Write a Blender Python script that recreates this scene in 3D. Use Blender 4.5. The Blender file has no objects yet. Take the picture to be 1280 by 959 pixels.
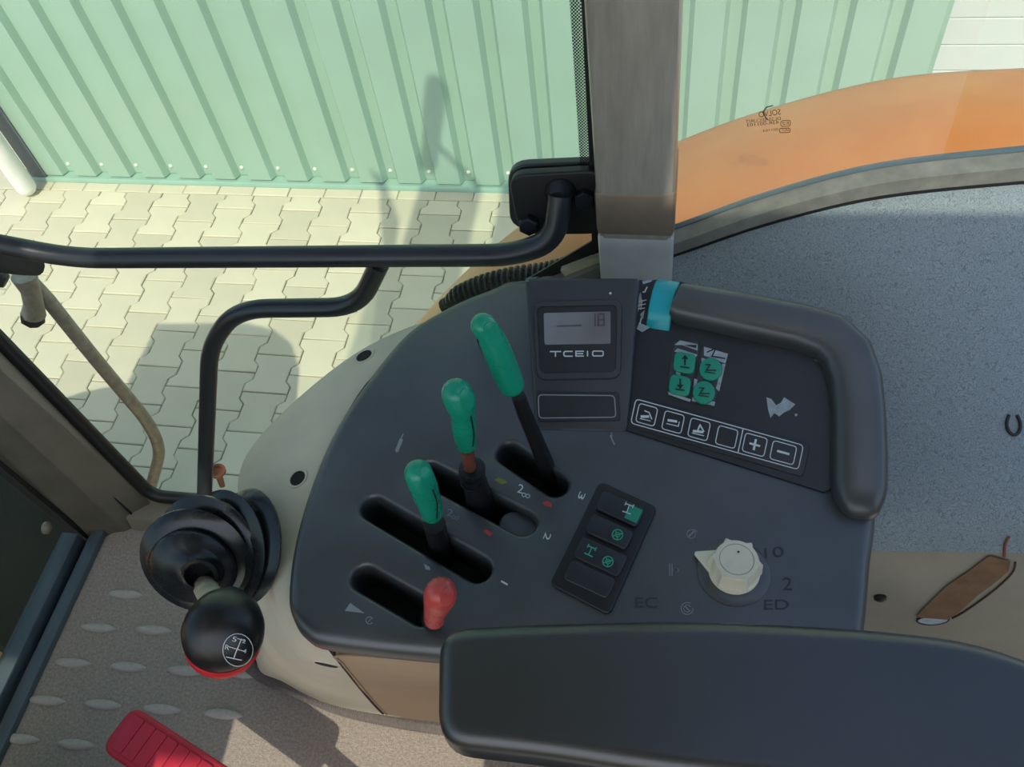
import bpy, bmesh, math, random
from mathutils import Vector, Matrix
from mathutils.bvhtree import BVHTree
random.seed(7)
SC = bpy.context.scene
COL = SC.collection

# ------------------------------------------------------------------ camera
F, HC = 1100.0, 2.88                      # focal length in pixels of the 1280x959 frame, eye height above the yard
PITCH, ROLL, YAW = math.radians(53.2), math.radians(-10.02), math.radians(-16.86)
_f = Vector((math.sin(YAW)*math.cos(PITCH), math.cos(YAW)*math.cos(PITCH), -math.sin(PITCH)))
_r0 = Vector((math.cos(YAW), -math.sin(YAW), 0)); _u0 = _r0.cross(_f)
CR = math.cos(ROLL)*_r0 + math.sin(ROLL)*_u0
CU = -math.sin(ROLL)*_r0 + math.cos(ROLL)*_u0
CP = Vector((0, 0, HC))
cam = bpy.data.cameras.new('camera'); co = bpy.data.objects.new('camera', cam); COL.objects.link(co)
M3 = Matrix((CR, CU, -_f)).transposed()
co.matrix_world = Matrix.Translation(CP) @ M3.to_4x4()
cam.sensor_fit = 'HORIZONTAL'; cam.sensor_width = 36; cam.lens = 36*F/1280; cam.clip_start = .01
SC.camera = co

# ------------------------------------------------------------------ sky, sun, exposure
W = bpy.data.worlds.new('sky'); SC.world = W; W.use_nodes = True
nt = W.node_tree; bg = nt.nodes['Background']
sky = nt.nodes.new('ShaderNodeTexSky'); sky.sky_type = 'NISHITA'; sky.sun_disc = False
sky.sun_elevation = math.radians(52); sky.sun_rotation = math.radians(180); sky.dust_density = 2.0
nt.links.new(sky.outputs[0], bg.inputs[0]); bg.inputs[1].default_value = .25
SUN_DIR = Vector((-.05, 1, -1.28)).normalized()          # the way the light travels
sl = bpy.data.lights.new('sun', 'SUN'); sl.energy = 3.1; sl.angle = math.radians(.6); sl.color = (1, .93, .77)
so = bpy.data.objects.new('sun', sl); COL.objects.link(so)
so.rotation_euler = SUN_DIR.to_track_quat('-Z', 'Y').to_euler(); so.location = (0, -6, 9)
vs = SC.view_settings; vs.view_transform = 'Standard'; vs.look = 'None'; vs.gamma = 1; vs.use_curve_mapping = False
vs.exposure = 0.0

# ------------------------------------------------------------------ measuring: a picture point met with a real plane
def ray(x, y): return ((x-640)/F)*CR - ((y-479.5)/F)*CU + _f
def onz(x, y, z): d = ray(x, y); return CP + d*((z-HC)/d.z)
def ony(x, y, Y): d = ray(x, y); return CP + d*(Y/d.y)
def onp(x, y, p, n): d = ray(x, y); return CP + d*((p-CP).dot(n)/d.dot(n))
def depth(p): return (p-CP).dot(_f)
DN = Vector((0, 1, -.12)).normalized(); DP0 = Vector((0, .70, 1.45))
def door(x, y, off=0): return onp(x, y, DP0+Vector((0, off, 0)), DN)      # the leaning side of the cab
ZF, ZC = 1.40, 2.13                                                       # cab floor, console top

class Plane:
    def __init__(s, p, n, u=None):
        s.p = Vector(p); s.n = Vector(n).normalized()
        u = Vector(u) if u is not None else Vector((1, 0, 0)); s.u = (u - s.n*u.dot(s.n)).normalized(); s.v = s.n.cross(s.u)
    def px(s, x, y): q = onp(x, y, s.p, s.n) - s.p; return (q.dot(s.u), q.dot(s.v))
    def at(s, a, b, h=0): return s.p + s.u*a + s.v*b + s.n*h
    def hit(s, x, y, h=0): return onp(x, y, s.p, s.n) + s.n*h
TOP = Plane((0, 0, ZC), (0, 0, 1))

# ------------------------------------------------------------------ materials
def lin(c): return tuple(((v/255)/12.92 if v/255 <= .04045 else ((v/255+.055)/1.055)**2.4) for v in c)
MT = {}
def mat(name, rgb, rough=.5, metal=0., var=0., vscale=6., bump=0., bscale=200., rgb2=None, spec=.5, coat=0., detail=4., stretch=None, trans=None):
    m = bpy.data.materials.new(name); m.use_nodes = True; n = m.node_tree; b = n.nodes['Principled BSDF']
    c = (*lin(rgb), 1); b.inputs['Base Color'].default_value = c
    b.inputs['Roughness'].default_value = rough; b.inputs['Metallic'].default_value = metal
    b.inputs['Specular IOR Level'].default_value = spec; b.inputs['Coat Weight'].default_value = coat; b.inputs['Coat Roughness'].default_value = .22
    tc = n.nodes.new('ShaderNodeTexCoord'); src = tc.outputs['Object']
    if stretch:
        mp = n.nodes.new('ShaderNodeMapping'); mp.inputs['Scale'].default_value = stretch
        n.links.new(src, mp.inputs[0]); src = mp.outputs[0]
    if var or rgb2:
        t = n.nodes.new('ShaderNodeTexNoise'); t.inputs['Scale'].default_value = vscale; t.inputs['Detail'].default_value = detail; t.inputs['Roughness'].default_value = .62
        n.links.new(src, t.inputs['Vector'])
        rp = n.nodes.new('ShaderNodeValToRGB'); e = rp.color_ramp.elements
        e[0].position = .32; e[1].position = .68
        if rgb2: e[0].color = c; e[1].color = (*lin(rgb2), 1)
        else:
            e[0].color = tuple(v*(1-var) for v in c[:3]) + (1,); e[1].color = tuple(min(1, v*(1+var)) for v in c[:3]) + (1,)
        n.links.new(t.outputs[0], rp.inputs[0]); n.links.new(rp.outputs[0], b.inputs['Base Color'])
        mr = n.nodes.new('ShaderNodeMapRange'); mr.inputs[3].default_value = max(0, rough-.08); mr.inputs[4].default_value = min(1, rough+.10)
        n.links.new(t.outputs[0], mr.inputs[0]); n.links.new(mr.outputs[0], b.inputs['Roughness'])
    if bump:
        t = n.nodes.new('ShaderNodeTexNoise'); t.inputs['Scale'].default_value = bscale; t.inputs['Detail'].default_value = 3
        n.links.new(src, t.inputs['Vector'])
        bp = n.nodes.new('ShaderNodeBump'); bp.inputs['Strength'].default_value = bump; bp.inputs['Distance'].default_value = .002
        n.links.new(t.outputs[0], bp.inputs['Height']); n.links.new(bp.outputs[0], b.inputs['Normal'])
    MT[name] = m; return m
def glass(name, tint, haze=0.):
    m = bpy.data.materials.new(name); m.use_nodes = True; n = m.node_tree; n.nodes.clear()
    o = n.nodes.new('ShaderNodeOutputMaterial'); t = n.nodes.new('ShaderNodeBsdfTransparent'); t.inputs[0].default_value = (*tint, 1)
    g = n.nodes.new('ShaderNodeBsdfGlossy'); g.inputs['Roughness'].default_value = .03
    lw = n.nodes.new('ShaderNodeLayerWeight'); lw.inputs[0].default_value = .5
    pw = n.nodes.new('ShaderNodeMath'); pw.operation = 'POWER'; pw.inputs[1].default_value = 5; n.links.new(lw.outputs['Facing'], pw.inputs[0])
    fr = n.nodes.new('ShaderNodeMath'); fr.operation = 'MULTIPLY_ADD'; fr.inputs[1].default_value = .5; fr.inputs[2].default_value = .012; n.links.new(pw.outputs[0], fr.inputs[0])
    mx = n.nodes.new('ShaderNodeMixShader'); n.links.new(fr.outputs[0], mx.inputs[0]); n.links.new(t.outputs[0], mx.inputs[1]); n.links.new(g.outputs[0], mx.inputs[2])
    last = mx.outputs[0]
    if haze:                                                    # dust lying on the pane
        d = n.nodes.new('ShaderNodeBsdfDiffuse'); d.inputs[0].default_value = (.75, .75, .70, 1)
        tr = n.nodes.new('ShaderNodeBsdfTranslucent'); tr.inputs[0].default_value = (.75, .75, .70, 1)
        ad = n.nodes.new('ShaderNodeMixShader'); n.links.new(d.outputs[0], ad.inputs[1]); n.links.new(tr.outputs[0], ad.inputs[2])
        tc = n.nodes.new('ShaderNodeTexCoord'); ns = n.nodes.new('ShaderNodeTexNoise'); ns.inputs['Scale'].default_value = 5; ns.inputs['Detail'].default_value = 6
        n.links.new(tc.outputs['Object'], ns.inputs['Vector'])
        mr = n.nodes.new('ShaderNodeMapRange'); mr.inputs[1].default_value = .35; mr.inputs[2].default_value = .75; mr.inputs[3].default_value = haze*.55; mr.inputs[4].default_value = haze
        n.links.new(ns.outputs[0], mr.inputs[0])
        m2 = n.nodes.new('ShaderNodeMixShader'); n.links.new(mr.outputs[0], m2.inputs[0]); n.links.new(last, m2.inputs[1]); n.links.new(ad.outputs[0], m2.inputs[2]); last = m2.outputs[0]
    n.links.new(last, o.inputs[0]); MT[name] = m; return m

mat('plastic', (60, 64, 65), .36, var=.26, vscale=7, bump=.12, bscale=900, spec=.8, coat=.25)
mat('plastic_panel', (52, 56, 60), .40, var=.12, vscale=12, bump=.06, bscale=900)
mat('plastic_film', (36, 40, 45), .36, var=.10, vscale=20)
mat('black', (20, 21, 23), .45)
mat('black_matt', (16, 16, 17), .8)
mat('rubber', (26, 29, 32), .26, var=.15, vscale=30)
mat('knob_black', (20, 21, 23), .33)
mat('tube_black', (36, 40, 45), .30, var=.15, vscale=25)
mat('skirt', (200, 193, 170), .55, var=.10, vscale=7, bump=.10, bscale=700)
mat('skirt_bounce_warm', (162, 136, 106), .55, var=.10, vscale=9, bump=.10, bscale=700)  # browner than the skirt: warm bounce off the sunlit floor put into colour
mat('green_knob', (18, 150, 118), .28, var=.06, vscale=60)
mat('teal', (22, 158, 168), .30, var=.05, vscale=60)
mat('green_button', (22, 140, 112), .4)
mat('red_knob', (196, 78, 70), .28, var=.10, vscale=60)
mat('red', (196, 34, 40), .35)
mat('red_grip', (190, 36, 58), .5, var=.08, vscale=40)
mat('white_print', (205, 212, 212), .6)
mat('grey_print', (140, 146, 148), .6)
mat('green_print', (70, 190, 150), .6)
mat('olive_print', (120, 130, 40), .6)
mat('red_print', (170, 60, 60), .6)
mat('dark_print', (28, 31, 38), .6)
mat('pen', (44, 46, 49), .5)
mat('brown_print', (70, 45, 25), .6)
mat('lcd', (104, 98, 94), .15, rgb2=(128, 132, 136), vscale=14, detail=1)  # brown and blue-grey tones imitate a reflection on the screen
mat('lcd_ink', (74, 70, 70), .4)
mat('cream', (222, 214, 190), .5, var=.06, vscale=40, bump=.1, bscale=500)
mat('steel', (196, 186, 162), .42, metal=.3, var=.2, vscale=60)
mat('rust', (120, 66, 44), .7, var=.3, vscale=60)
mat('bolt', (30, 33, 42), .4, metal=.4)
mat('mint', (150, 182, 164), .42, var=.03, vscale=3)
mat('mint_trim', (138, 174, 154), .45, var=.05, vscale=8)
mat('door_white', (196, 203, 198), .45, var=.02)
mat('pipe_white', (226, 228, 222), .45, var=.06, vscale=9)
mat('orange', (220, 142, 74), .34, var=.08, vscale=6, rgb2=(212, 126, 60))
mat('orange_seen', (222, 128, 62), .38)
mat('mat_grey', (160, 150, 139), .85, var=.22, vscale=220, bump=.9, bscale=420, detail=2)
mat('mat_bump', (182, 176, 167), .7, var=.12, vscale=150, bump=.4, bscale=420)
mat('pillar', (162, 157, 146), .40, metal=.25, var=.12, vscale=14, stretch=(6, 6, .6))
mat('pillar_band', (124, 112, 96), .40, metal=.2, var=.12, vscale=18)
mat('pillar_foot', (186, 192, 190), .38, metal=.25, var=.12, vscale=14)
mat('trim_brown', (132, 125, 110), .45, var=.12, vscale=14)
mat('frame_blue', (84, 98, 104), .4, var=.1, vscale=14)
mat('seal_grey', (120, 120, 112), .5, var=.2, vscale=40)
mat('sill_beige', (186, 184, 160), .6, var=.15, vscale=40)
mat('bar_grey', (152, 146, 130), .45, metal=.2, var=.25, vscale=60)
mat('armrest', (40, 41, 42), .34, spec=.9, coat=.3, var=.12, vscale=14, bump=.10, bscale=1200)
mat('worn', (112, 84, 58), .8, var=.25, vscale=40)
mat('scuff', (150, 162, 168), .7, var=.2, vscale=120)
mat('tyre', (26, 26, 26), .8)
mat('earth', (116, 116, 98), .95, var=.2, vscale=30)
mat('paver', (202, 198, 170), .85, var=.07, vscale=2.3, bump=.25, bscale=260)
_m = MT['paver']; _n = _m.node_tree; _b = _n.nodes['Principled BSDF']; _l = _b.inputs['Base Color'].links[0]; _src = _l.from_socket
_oi = _n.nodes.new('ShaderNodeObjectInfo'); _mr = _n.nodes.new('ShaderNodeMapRange'); _mr.inputs[3].default_value = .88; _mr.inputs[4].default_value = 1.04
_mx = _n.nodes.new('ShaderNodeVectorMath'); _mx.operation = 'SCALE'
_n.links.new(_oi.outputs['Random'], _mr.inputs[0]); _n.links.new(_src, _mx.inputs[0]); _n.links.new(_mr.outputs[0], _mx.inputs['Scale']); _n.links.new(_mx.outputs[0], _b.inputs['Base Color'])
mat('edging', (110, 104, 100), .9, var=.15, vscale=200)
mat('roof_white', (200, 200, 196), .6)
glass('glass_door', (.965, .985, .972), .012)
glass('glass_rear', (.985, .99, .988), .085)
glass('glass_front', (.80, .88, .84), .05)

# leather-like vinyl of the wheel arch
m = mat('vinyl', (112, 124, 130), .55); n = m.node_tree; b = n.nodes['Principled BSDF']
tc = n.nodes.new('ShaderNodeTexCoord'); v = n.nodes.new('ShaderNodeTexVoronoi'); v.inputs['Scale'].default_value = 320; v.feature = 'DISTANCE_TO_EDGE'
mp = n.nodes.new('ShaderNodeMapping'); mp.inputs['Scale'].default_value = (1.5, .8, .8); mp.inputs['Rotation'].default_value = (0, 0, .5)
ns = n.nodes.new('ShaderNodeTexNoise'); ns.inputs['Scale'].default_value = 60
ad = n.nodes.new('ShaderNodeMix'); ad.data_type = 'VECTOR'; ad.inputs[0].default_value = .03
n.links.new(tc.outputs['Object'], ad.inputs[4]); n.links.new(ns.outputs['Color'], ad.inputs[5]); n.links.new(tc.outputs['Object'], ns.inputs['Vector'])
n.links.new(ad.outputs[1], mp.inputs[0]); n.links.new(mp.outputs[0], v.inputs['Vector'])
rp = n.nodes.new('ShaderNodeValToRGB'); e = rp.color_ramp.elements; e[0].position = .0; e[0].color = (*lin((92, 103, 108)), 1); e[1].position = .12; e[1].color = (*lin((130, 143, 147)), 1)
n.links.new(v.outputs['Distance'], rp.inputs[0]); n.links.new(rp.outputs[0], b.inputs['Base Color'])
bp = n.nodes.new('ShaderNodeBump'); bp.inputs['Strength'].default_value = .45; bp.inputs['Distance'].default_value = .001
n.links.new(v.outputs['Distance'], bp.inputs['Height']); n.links.new(bp.outputs[0], b.inputs['Normal'])
mat('arch_side', (136, 131, 114), .6, var=.10, vscale=10)

# dotted ceramic edge of the pane
m = bpy.data.materials.new('dots'); m.use_nodes = True; MT['dots'] = m; n = m.node_tree; b = n.nodes['Principled BSDF']; b.inputs['Base Color'].default_value = (.01, .01, .01, 1)
tc = n.nodes.new('ShaderNodeTexCoord'); mp = n.nodes.new('ShaderNodeMapping'); mp.inputs['Scale'].default_value = (1, 0, 1); mp.inputs['Rotation'].default_value = (0, .785, 0)
v = n.nodes.new('ShaderNodeTexVoronoi'); v.inputs['Scale'].default_value = 400; v.inputs['Randomness'].default_value = 0
gt = n.nodes.new('ShaderNodeMath'); gt.operation = 'LESS_THAN'; gt.inputs[1].default_value = .40
n.links.new(tc.outputs['Object'], mp.inputs[0]); n.links.new(mp.outputs[0], v.inputs['Vector']); n.links.new(v.outputs['Distance'], gt.inputs[0]); n.links.new(gt.outputs[0], b.inputs['Alpha'])

# ------------------------------------------------------------------ building helpers
def link(name, me, m, parent=None):
    o = bpy.data.objects.new(name, me); COL.objects.link(o)
    if m and not me.materials: me.materials.append(MT[m])
    if parent is not None: setpar(o, parent)
    return o
def setpar(o, parent):
    o.parent = parent
    o.matrix_parent_inverse = Matrix.Translation(-parent.location) if parent.type == 'EMPTY' else Matrix.Identity(4)
def from_bm(name, bm, m, parent=None, sharp=35, recalc=True):
    if recalc: bmesh.ops.recalc_face_normals(bm, faces=bm.faces)
    me = bpy.data.meshes.new(name); bm.to_mesh(me); bm.free()
    for p in me.polygons: p.use_smooth = True
    me.set_sharp_from_angle(angle=math.radians(sharp))
    return link(name, me, m, parent)
def from_vf(name, vs, fs, m, parent=None, sharp=35):
    bm = bmesh.new(); V = [bm.verts.new(p) for p in vs]
    for f in fs:
        try: bm.faces.new([V[i] for i in f])
        except ValueError: pass
    return from_bm(name, bm, m, parent, sharp)
def thing(name, loc, label, cat, group=None):
    o = bpy.data.objects.new(name, None); COL.objects.link(o); o.location = loc; o.empty_display_size = .05
    tag(o, label, cat, group); return o
def tag(o, label=None, cat=None, group=None, kind=None):
    if label: o['label'] = label
    if cat: o['category'] = cat
    if group: o['group'] = group
    if kind: o['kind'] = kind
    return o
def area(p): return sum(p[i][0]*p[(i+1) % len(p)][1]-p[(i+1) % len(p)][0]*p[i][1] for i in range(len(p)))/2
def ccw(p): return list(p) if area(p) > 0 else list(p)[::-1]
def offset(p, o):
    n = len(p); out = []
    for i in range(n):
        a, b_, c = Vector(p[i-1]), Vector(p[i]), Vector(p[(i+1) % n])
        e1 = (b_-a).normalized(); e2 = (c-b_).normalized()
        n1 = Vector((e1.y, -e1.x)); n2 = Vector((e2.y, -e2.x)); k = n1+n2
        k = k.normalized() if k.length > 1e-6 else n1
        d = max(.5, k.dot(n1)); q = b_ + k*(o/d); out.append((q.x, q.y))
    return out
def smooth(pts, sub=5, closed=True):
    n = len(pts); P = [Vector(p) for p in pts]; out = []
    for i in range(n if closed else n-1):
        g = (lambda k: P[k % n]) if closed else (lambda k: P[min(max(k, 0), n-1)])
        p0, p1, p2, p3 = g(i-1), g(i), g(i+1), g(i+2)
        for s in range(sub):
            t = s/sub; out.append(.5*((2*p1)+(p2-p0)*t+(2*p0-5*p1+4*p2-p3)*t*t+(3*p1-p0-3*p2+p3)*t**3))
    if not closed: out.append(P[-1])
    return out
def rounded(pts, r, seg=5):
    n = len(pts); out = []
    for i in range(n):
        a, b_, c = Vector(pts[i-1]), Vector(pts[i]), Vector(pts[(i+1) % n])
        d1 = (a-b_); d2 = (c-b_); rr = min(r if not isinstance(r, (list, tuple)) else r[i], d1.length*.49, d2.length*.49)
        p1 = b_+d1.normalized()*rr; p2 = b_+d2.normalized()*rr
        for s in range(seg+1):
            t = s/seg; out.append((1-t)**2*p1+2*t*(1-t)*b_+t*t*p2)
    return [tuple(q) for q in out]
def quarter(r, h0=0., k=5): return [(r*math.sin(i/k*math.pi/2), h0-r*(1-math.cos(i/k*math.pi/2))) for i in range(1, k+1)]
def plate(name, pl, outline, m, parent=None, holes=(), edge=((0, -.01),), hedge=((0, -.02),), bottom=True, top=0., sharp=35, hbottom=False, concave=False):
    """flat faced slab in a plane: outline and holes are (u,v) lists; edge = rings (outward offset, height) going down"""
    bm = bmesh.new(); o = ccw([tuple(q)[:2] for q in outline]); rings = []
    def ring(p, h): return [bm.verts.new(pl.at(a, b_, h)) for a, b_ in p]
    r0 = ring(o, top); hs = [ccw([tuple(q)[:2] for q in h]) for h in holes]; h0 = [ring(h, top) for h in hs]
    ed = []
    for r in [r0]+h0:
        for i in range(len(r)): ed.append(bm.edges.new((r[i], r[(i+1) % len(r)])))
    if hs or concave: bmesh.ops.triangle_fill(bm, use_beauty=True, use_dissolve=False, edges=ed)
    else: bm.faces.new(r0)
    def strip(a, c):
        for i in range(len(a)): bm.faces.new((a[i], a[(i+1) % len(a)], c[(i+1) % len(a)], c[i]))
    cur = r0
    for of, h in edge:
        nx = ring(offset(o, of), h); strip(cur, nx); cur = nx
    if bottom and not hs: bm.faces.new(cur)
    for h, r in zip(hs, h0):
        cur = r
        for of, z in hedge:
            nx = ring(offset(h, of), z); strip(cur, nx); cur = nx
        if hbottom: bm.faces.new(cur)
    return from_bm(name, bm, m, parent, sharp)
def frames(path):
    T = []
    for i in range(len(path)):
        a = path[max(i-1, 0)]; b_ = path[min(i+1, len(path)-1)]; T.append((b_-a).normalized())
    up = Vector((0, 0, 1)) if abs(T[0].z) < .9 else Vector((1, 0, 0))
    x = (up - T[0]*up.dot(T[0])).normalized(); out = []
    for t in T:
        x = (x - t*x.dot(t)).normalized(); out.append((x, t.cross(x), t))
    return out
def tube_bm(path, rad, seg=14, cap=True, sq=1., bm=None):
    path = [Vector(p) for p in path]; n = len(path)
    rad = [rad]*n if not isinstance(rad, (list, tuple)) else list(rad)
    fr = frames(path); bm = bm or bmesh.new(); rings = []
    for p, r, (x, y, t) in zip(path, rad, fr):
        rings.append([bm.verts.new(p + x*(r*math.cos(2*math.pi*k/seg)) + y*(r*sq*math.sin(2*math.pi*k/seg))) for k in range(seg)])
    for a, c in zip(rings, rings[1:]):
        for k in range(seg): bm.faces.new((a[k], a[(k+1) % seg], c[(k+1) % seg], c[k]))
    if cap: bm.faces.new(rings[0][::-1]); bm.faces.new(rings[-1])
    return bm
def tube(name, path, rad, m, parent=None, seg=14, cap=True, sq=1., sharp=50): return from_bm(name, tube_bm(path, rad, seg, cap, sq), m, parent, sharp)
def roundends(path, rad, k=4, a=True, c=True):
    """add dome rings to both ends"""
    path = [Vector(p) for p in path]; rad = list(rad)
    if a:
        t = (path[0]-path[1]).normalized(); r = rad[0]; P = []; R = []
        for i in range(k, 0, -1):
            s = i/k*math.pi/2*.96; P.append(path[0]+t*r*math.sin(s)); R.append(r*math.cos(s))
        path = P+path; rad = R+rad
    if c:
        t = (path[-1]-path[-2]).normalized(); r = rad[-1]; e = path[-1]
        for i in range(1, k+1):
            s = i/k*math.pi/2*.96; path.append(e+t*r*math.sin(s)); rad.append(r*math.cos(s))
    return path, rad
def bend(pts, r, seg=6): return [Vector(q) for q in rounded_open(pts, r, seg)]
def rounded_open(pts, r, seg=6):
    P = [Vector(p) for p in pts]; out = [P[0]]
    for i in range(1, len(P)-1):
        a, b_, c = P[i-1], P[i], P[i+1]; d1, d2 = a-b_, c-b_; rr = min(r, d1.length*.49, d2.length*.49)
        p1, p2 = b_+d1.normalized()*rr, b_+d2.normalized()*rr
        for s in range(seg+1):
            t = s/seg; out.append((1-t)**2*p1+2*t*(1-t)*b_+t*t*p2)
    return out+[P[-1]]
def box_bm(lo, hi, bev=0., seg=2, bm=None):
    own = bm is None; bm = bm or bmesh.new()
    g = bmesh.ops.create_cube(bm, size=1); lo, hi = Vector(lo), Vector(hi)
    for v_ in g['verts']: v_.co = Vector([(lo[i]+hi[i])/2+v_.co[i]*(hi[i]-lo[i]) for i in range(3)])
    if bev: bmesh.ops.bevel(bm, geom=[e_ for e_ in bm.edges] if own else list({e_ for v_ in g['verts'] for e_ in v_.link_edges}), offset=bev, segments=seg, affect='EDGES', profile=.5)
    return bm
def box(name, lo, hi, m, parent=None, bev=0., seg=2): return from_bm(name, box_bm(lo, hi, bev, seg), m, parent)
def prism(name, base, vec, m, parent=None, bev=0., sharp=35):
    """polygon of world points pushed along vec"""
    bm = bmesh.new(); vec = Vector(vec); a = [bm.verts.new(p) for p in base]; c = [bm.verts.new(Vector(p)+vec) for p in base]
    bm.faces.new(a); bm.faces.new(c[::-1])
    for i in range(len(a)): bm.faces.new((a[i], a[(i+1) % len(a)], c[(i+1) % len(a)], c[i]))
    bmesh.ops.recalc_face_normals(bm, faces=bm.faces)
    if bev: bmesh.ops.bevel(bm, geom=list(bm.edges), offset=bev, segments=2, affect='EDGES', profile=.5)
    return from_bm(name, bm, m, parent, sharp)
def loft(name, rings, m, parent=None, closed=True, cap=(False, False), sharp=50):
    bm = bmesh.new(); R_ = [[bm.verts.new(p) for p in r] for r in rings]
    for a, c in zip(R_, R_[1:]):
        n_ = len(a)
        for k in range(n_ if closed else n_-1): bm.faces.new((a[k], a[(k+1) % n_], c[(k+1) % n_], c[k]))
    if cap[0]: bm.faces.new(R_[0])
    if cap[1]: bm.faces.new(R_[-1])
    return from_bm(name, bm, m, parent, sharp)
def lathe(name, p, axis, prof, m, parent=None, seg=24, sharp=40):
    """prof: (radius, height along axis)"""
    axis = Vector(axis).normalized(); up = Vector((0, 0, 1)) if abs(axis.z) < .9 else Vector((1, 0, 0))
    x = (up-axis*up.dot(axis)).normalized(); y = axis.cross(x); p = Vector(p)
    rings = [[p+axis*h+(x*math.cos(2*math.pi*k/seg)+y*math.sin(2*math.pi*k/seg))*max(r, 1e-4) for k in range(seg)] for r, h in prof]
    return loft(name, rings, m, parent, True, (True, True), sharp)
# drawing in picture units that is then laid on a surface
def stroke(pts, w, closed=False):
    out = []; P = [Vector(p) for p in pts]; n_ = len(P)
    for i in range(n_ if closed else n_-1):
        a, c = P[i], P[(i+1) % n_]; d = (c-a)
        if d.length < 1e-6: continue
        d.normalize(); q = Vector((-d.y, d.x))*w/2; a2 = a-d*w*.3; c2 = c+d*w*.3
        out.append([tuple(a2-q), tuple(c2-q), tuple(c2+q), tuple(a2+q)])
    return out
def circ(cx, cy, r, n_=16, a0=0, a1=360, sx=1.): return [(cx+r*sx*math.cos(math.radians(a0+(a1-a0)*k/n_)), cy+r*math.sin(math.radians(a0+(a1-a0)*k/n_))) for k in range(n_+(0 if a1-a0 == 360 else 1))]
def shift(polys, x, y, ang=0, s=1.):
    c, q = math.cos(math.radians(ang)), math.sin(math.radians(ang))
    return [[(x+s*(a*c-b_*q), y+s*(a*q+b_*c)) for a, b_ in p] for p in polys]
def onto(polys, hit, name, m, parent):
    vs_, fs = [], []
    for p in polys:
        k = len(vs_); vs_ += [hit(*q) for q in p]; fs.append(list(range(k, k+len(p))))
    me = bpy.data.meshes.new(name); me.from_pydata(vs_, [], fs); me.update(); return link(name, me, m, parent)
def text_polys(s, x0, y0, x1, y1, h, mirror=False):
    """lettering on the line from (x0,y0) to (x1,y1), h high (picture units)"""
    cu = bpy.data.curves.new('lettering', 'FONT'); cu.body = s; o = bpy.data.objects.new('lettering', cu); COL.objects.link(o)
    dg = bpy.context.evaluated_depsgraph_get(); me = bpy.data.meshes.new_from_object(o.evaluated_get(dg))
    V = [v_.co.copy() for v_ in me.vertices]; fs = [list(p.vertices) for p in me.polygons]
    bpy.data.objects.remove(o); bpy.data.curves.remove(cu); bpy.data.meshes.remove(me)
    ax = min(v_.x for v_ in V); bx = max(v_.x for v_ in V); ay = min(v_.y for v_ in V); by = max(v_.y for v_ in V)
    d = Vector((x1-x0, y1-y0)); e_ = d.normalized(); q = Vector((e_.y, -e_.x))
    def mp_(v_):
        t = (v_.x-ax)/(bx-ax); t = 1-t if mirror else t
        r = Vector((x0, y0))+d*t+q*h*((v_.y-ay)/(by-ay)); return (r.x, r.y)
    return [[mp_(V[i]) for i in f] for f in fs]
def surf(o, off=.0006):
    bm = bmesh.new(); bm.from_mesh(o.data); t = BVHTree.FromBMesh(bm); bm.free()
    def hit(x, y):
        d = ray(x, y).normalized(); p, nn, i, _ = t.ray_cast(CP, d)
        if p is None: return CP+d
        return p + (nn if nn.dot(d) < 0 else -nn)*off
    return hit
def normal_at(o, x, y):
    bm = bmesh.new(); bm.from_mesh(o.data); t = BVHTree.FromBMesh(bm); bm.free()
    d = ray(x, y).normalized(); p, nn, i, _ = t.ray_cast(CP, d)
    if p is None: return CP+d, -d
    return p, (nn if nn.dot(d) < 0 else -nn)

# ================================================================== the yard outside
WY = 3.246                                                            # plane of the barn wall
gb = bmesh.new(); box_bm((-9, -4, -.2), (7, 9, -.012), bm=gb)
ground = tag(from_bm('ground', gb, 'earth'), 'pale zigzag concrete block paving between tractor and barn', None, kind='structure')
PW, PL_, AMP, GAP = .178, .20, .0135, .0022
def stone_outline():
    w0, w1 = PW/2+AMP-GAP, PW/2-AMP-GAP; h = PL_/2-GAP; y0, y1 = .062, .036
    R_ = [(w0, -h), (w0, -y0), (w1, -y1), (w1, y1), (w0, y0), (w0, h)]
    return R_ + [(-a, b_) for a, b_ in R_[::-1]]
def stone_into(bm, ol, x, y, top):
    rings = []
    for of, z in ((0, -.03), (0, top-.004), (-.004, top)):
        rings.append([bm.verts.new((x+a, y+b_, z)) for a, b_ in offset(ol, of)])
    for a, c in zip(rings, rings[1:]):
        for k in range(len(a)): bm.faces.new((a[k], a[(k+1) % len(a)], c[(k+1) % len(a)], c[k]))
    bm.faces.new(rings[-1])
SO = ccw(stone_outline()); ROWO = [(-.0945, -.044), (.0945, -.044), (.0945, .044), (-.0945, .044)]
bm = bmesh.new(); stone_into(bm, SO, 0, 0, 0); stone_me = from_bm('paving_stone', bm, 'paver', sharp=20); sm = stone_me.data; bpy.data.objects.remove(stone_me)
bm = bmesh.new(); stone_into(bm, ROWO, 0, 0, 0); o = from_bm('edge_stone', bm, 'paver', sharp=20); rm = o.data; bpy.data.objects.remove(o)
rest = bmesh.new(); X0, YR = -2.734, WY-.018-.09
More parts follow.
